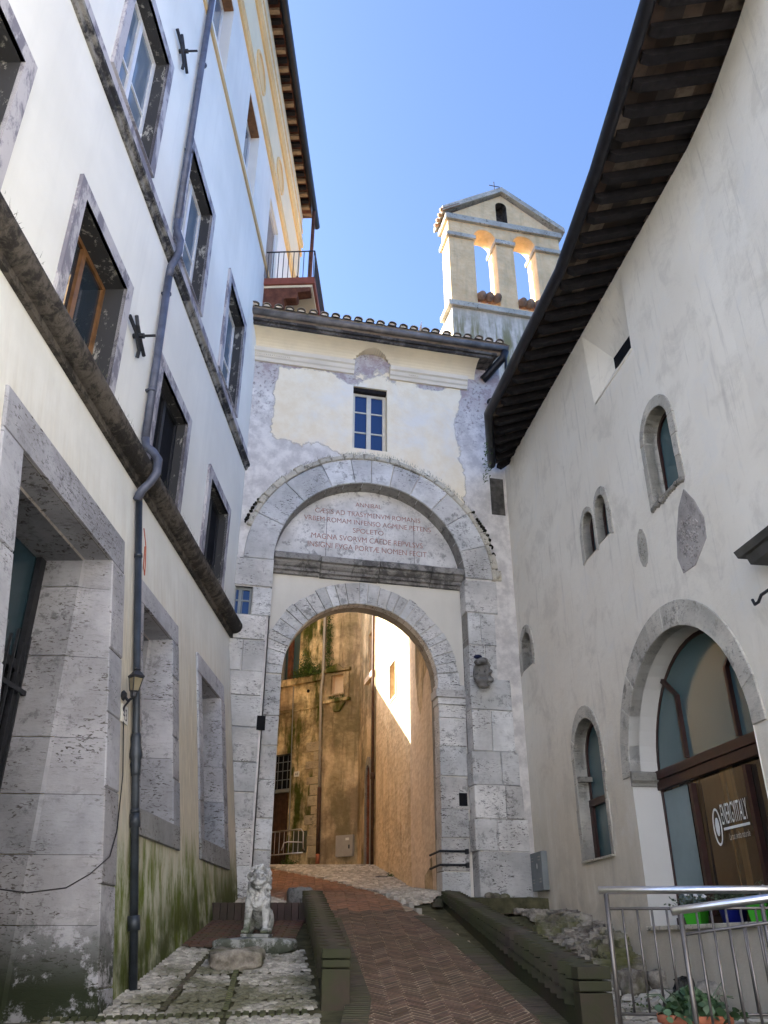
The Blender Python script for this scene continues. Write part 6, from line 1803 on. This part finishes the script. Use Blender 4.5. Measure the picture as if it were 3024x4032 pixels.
# thin brick courses stepping down at the gate end of the right parapet
m_ = MB()
for k in range(3): m_.box((0.93-0.05*k, 15.05-0.16*k, gz(15)-0.05), 0.12, 0.28, 0.17-0.05*k, R(5), 0, (0.05, 0.04, 0.035))
m_.build('kerb_step', BRICKMOSS)
bpy.data.objects['kerb_step']['kind'] = 'structure'

# ================================================================== METER CABINET ON THE HOUSE
c1 = MB(); c1.pbox(RH, 0.08, 0.70, 2.47, 3.12, 0.005, 0.12)
mc_ = c1.build('meter_cabinet', CABGREY, None, bevel=0.008); tag(mc_, 'grey steel meter cabinet with a white sticker on the right house by the gate', 'cabinet')
c1 = MB(); c1.fill([[RH.p(0.44+0.035*math.cos(2*math.pi*i/12), 2.88+0.05*math.sin(2*math.pi*i/12), 0.124) for i in range(12)]]); c1.build('sticker', PLATE, mc_)
c1 = MB()
for u in (0.16, 0.53):
    for v in (2.60, 2.65, 2.97, 3.02): c1.pbox(RH, u, u+0.09, v, v+0.018, 0.121, 0.135)
c1.build('louvres', CABPALE, mc_)

# ================================================================== STEEL RAILINGS
def railing(name, label, p0, p1, ztop, zlow, n, zmid=None, hr=0.026, drop=0.0):
    p0 = Vector(p0); p1 = Vector(p1); d = (p1-p0)
    t = thing(name, label, 'railing', (p0.x, p0.y, zlow), 'stainless railings')
    m = MB(); e = d.normalized()*0.05
    a = Vector((p0.x, p0.y, ztop))-e; b = Vector((p1.x, p1.y, ztop+drop))
    m.tube([a, b], hr, 14); m.build('handrail', STEEL, t, True)
    def post(s, r, za, zb_, nm):
        P = p0+d*s; m = MB(); m.tube([(P.x, P.y, za), (P.x, P.y, zb_)], r, 8); m.build(nm, DARKSTEEL, t, True)
    for s in (0.0, 0.5, 1.0): post(s, 0.017, zlow-0.1, ztop+drop*s, 'post')
    for z in (zmid, zlow+0.11):
        m = MB(); m.tube([(p0.x, p0.y, z), (p1.x, p1.y, z+drop)], 0.010, 8); m.build('rail', DARKSTEEL, t, True)
    for k in range(1, n):
        s = k/n
        if abs(s-0.5) < 0.02: continue
        post(s, 0.0085, zlow+0.11, zmid+drop*s, 'baluster')
    return t
railing('steel_railing', 'stainless steel railing running level below the shop window, the farther of two', (1.535, 6.3, 0), (3.6, 6.15, 0), 1.935, 1.09, 21, 1.82)
railing('steel_railing', 'nearer stainless steel railing with a handrail rising to the right edge', (1.835, 5.7, 0), (3.25, 5.6, 0), 1.785, 0.95, 15, 1.655, drop=0.175)
# stone ledge the railings stand on
lg_ = MB(); lg_.prism([(1.62, 5.75, 0.3), (4.1, 5.6, 0.3), (4.1, 6.62, 0.3), (1.45, 6.62, 0.3)], (0, 0, 0.66)); lg_.prism([(1.70, 2.2, 0.0), (4.1, 2.2, 0.0), (4.1, 5.59, 0.0), (1.72, 5.72, 0.0)], (0, 0, 0.70))
o = lg_.build('ramp_landing', COBBLEDRY, None, bevel=0.02); struct(o)

# ================================================================== POTS
def flower_pot(kind, pm, petal, lab, u, w_, h, full=1.0):
    base = RH.p(u, 1.822, -0.13)
    t = thing('flower_pot', lab, 'flower pot', tuple(base), 'flower pots on the shop window sill')
    m = MB(); r = w_/2
    m.lathe([(r*0.78, 0), (r*0.98, h*0.93), (r*1.05, h*0.94), (r*1.05, h), (r*0.95, h), (r*0.93, h*0.9)], base, 4 if kind == 'square' else 18)
    m.build('pot', pm, t, kind != 'square')
    m = MB(); m.lathe([(r*0.9, h*0.88), (r*0.9, h*0.9)], base, 12); m.build('soil', SOIL, t)
    m = MB()
    for k in range(int(220*full)):
        p = base+Vector((random.gauss(0, r*0.7), random.gauss(0, r*0.55), h+abs(random.gauss(0.02, 0.06))))
        a = Vector((random.uniform(-1, 1), random.uniform(-1, 1), random.uniform(-.3, .8))).normalized()*0.032; b = Vector((random.uniform(-1, 1), random.uniform(-1, 1), random.uniform(-.3, .8))).normalized()*0.03
        m.face([p, p+a, p+a+b, p+b])
    m.build('foliage', LEAF2, t, recalc=False)
    m = MB()
    for k in range(5):
        p = base+Vector((random.gauss(0, r*0.7), random.gauss(-0.02, r*0.4), h+random.uniform(0.08, 0.17)))
        for q in range(5): m.ball(p+Vector((random.uniform(-.018, .018), random.uniform(-.018, .018), random.uniform(-.012, .012))), (0.02, 0.02, 0.015), 6)
    m.build('flower', petal, t, True)
flower_pot('square', PGREEN, PETALW, 'bright green pot with white flowers, leftmost on the shop window sill', 5.62, 0.34, 0.19, 1.0)
flower_pot('round', PBLUE, PETALM, 'deep blue pot with magenta flowers between two green pots on the sill', 6.50, 0.33, 0.20)
flower_pot('square', PGREEN, PETALW, 'bright green pot with white flowers right of the blue pot on the sill', 7.08, 0.34, 0.21)
flower_pot('round', PGREEN, PETALM, 'bright green pot with magenta flowers at the right end of the sill', 7.55, 0.33, 0.21)
pb = Vector((1.92, 5.98, 1.02))
tp = thing('terracotta_planter', 'round terracotta bowl planted with dark leaves beside the steel railings', 'planter', tuple(pb))
m_ = MB(); m_.lathe([(0.12, 0), (0.19, 0.13), (0.205, 0.15), (0.225, 0.155), (0.225, 0.20), (0.20, 0.20), (0.18, 0.16)], pb, 24); m_.build('pot', TERRA, tp, True)
m_ = MB(); m_.lathe([(0.185, 0.15), (0.185, 0.17)], pb, 16); m_.build('soil', SOIL, tp)
m_ = MB()
for k in range(520):
    a = random.uniform(0, 6.28); rr = abs(random.gauss(0, 0.12)); hgt = max(0, 0.17-rr*0.5)
    p = pb+Vector((rr*math.cos(a), rr*math.sin(a), 0.18+random.random()*hgt))
    n_ = Vector((random.uniform(-1, 1), random.uniform(-1, 1), random.uniform(0, 1.2))).normalized(); s_ = random.uniform(0.018, 0.034)
    t1 = n_.cross(Vector((0.3, 0.2, 1))).normalized()*s_; t2 = n_.cross(t1).normalized()*s_
    m_.face([p-t1, p-t1*0.5-t2*0.8, p+t1*0.5-t2*0.8, p+t1*1.2, p+t1*0.5+t2*0.8, p-t1*0.5+t2*0.8])
m_.build('foliage', LEAF, tp, recalc=False)
m_ = MB()
for k in range(9):
    a = random.uniform(0, 6.28); m_.tube([pb+Vector((0.08*math.cos(a), 0.08*math.sin(a), 0.16)), pb+Vector((0.20*math.cos(a), 0.20*math.sin(a), 0.30)), pb+Vector((0.29*math.cos(a), 0.29*math.sin(a), 0.27+random.uniform(-.1, .1)))], [0.006, 0.005, 0.003], 5)
m_.build('stem', LEAF2, tp)
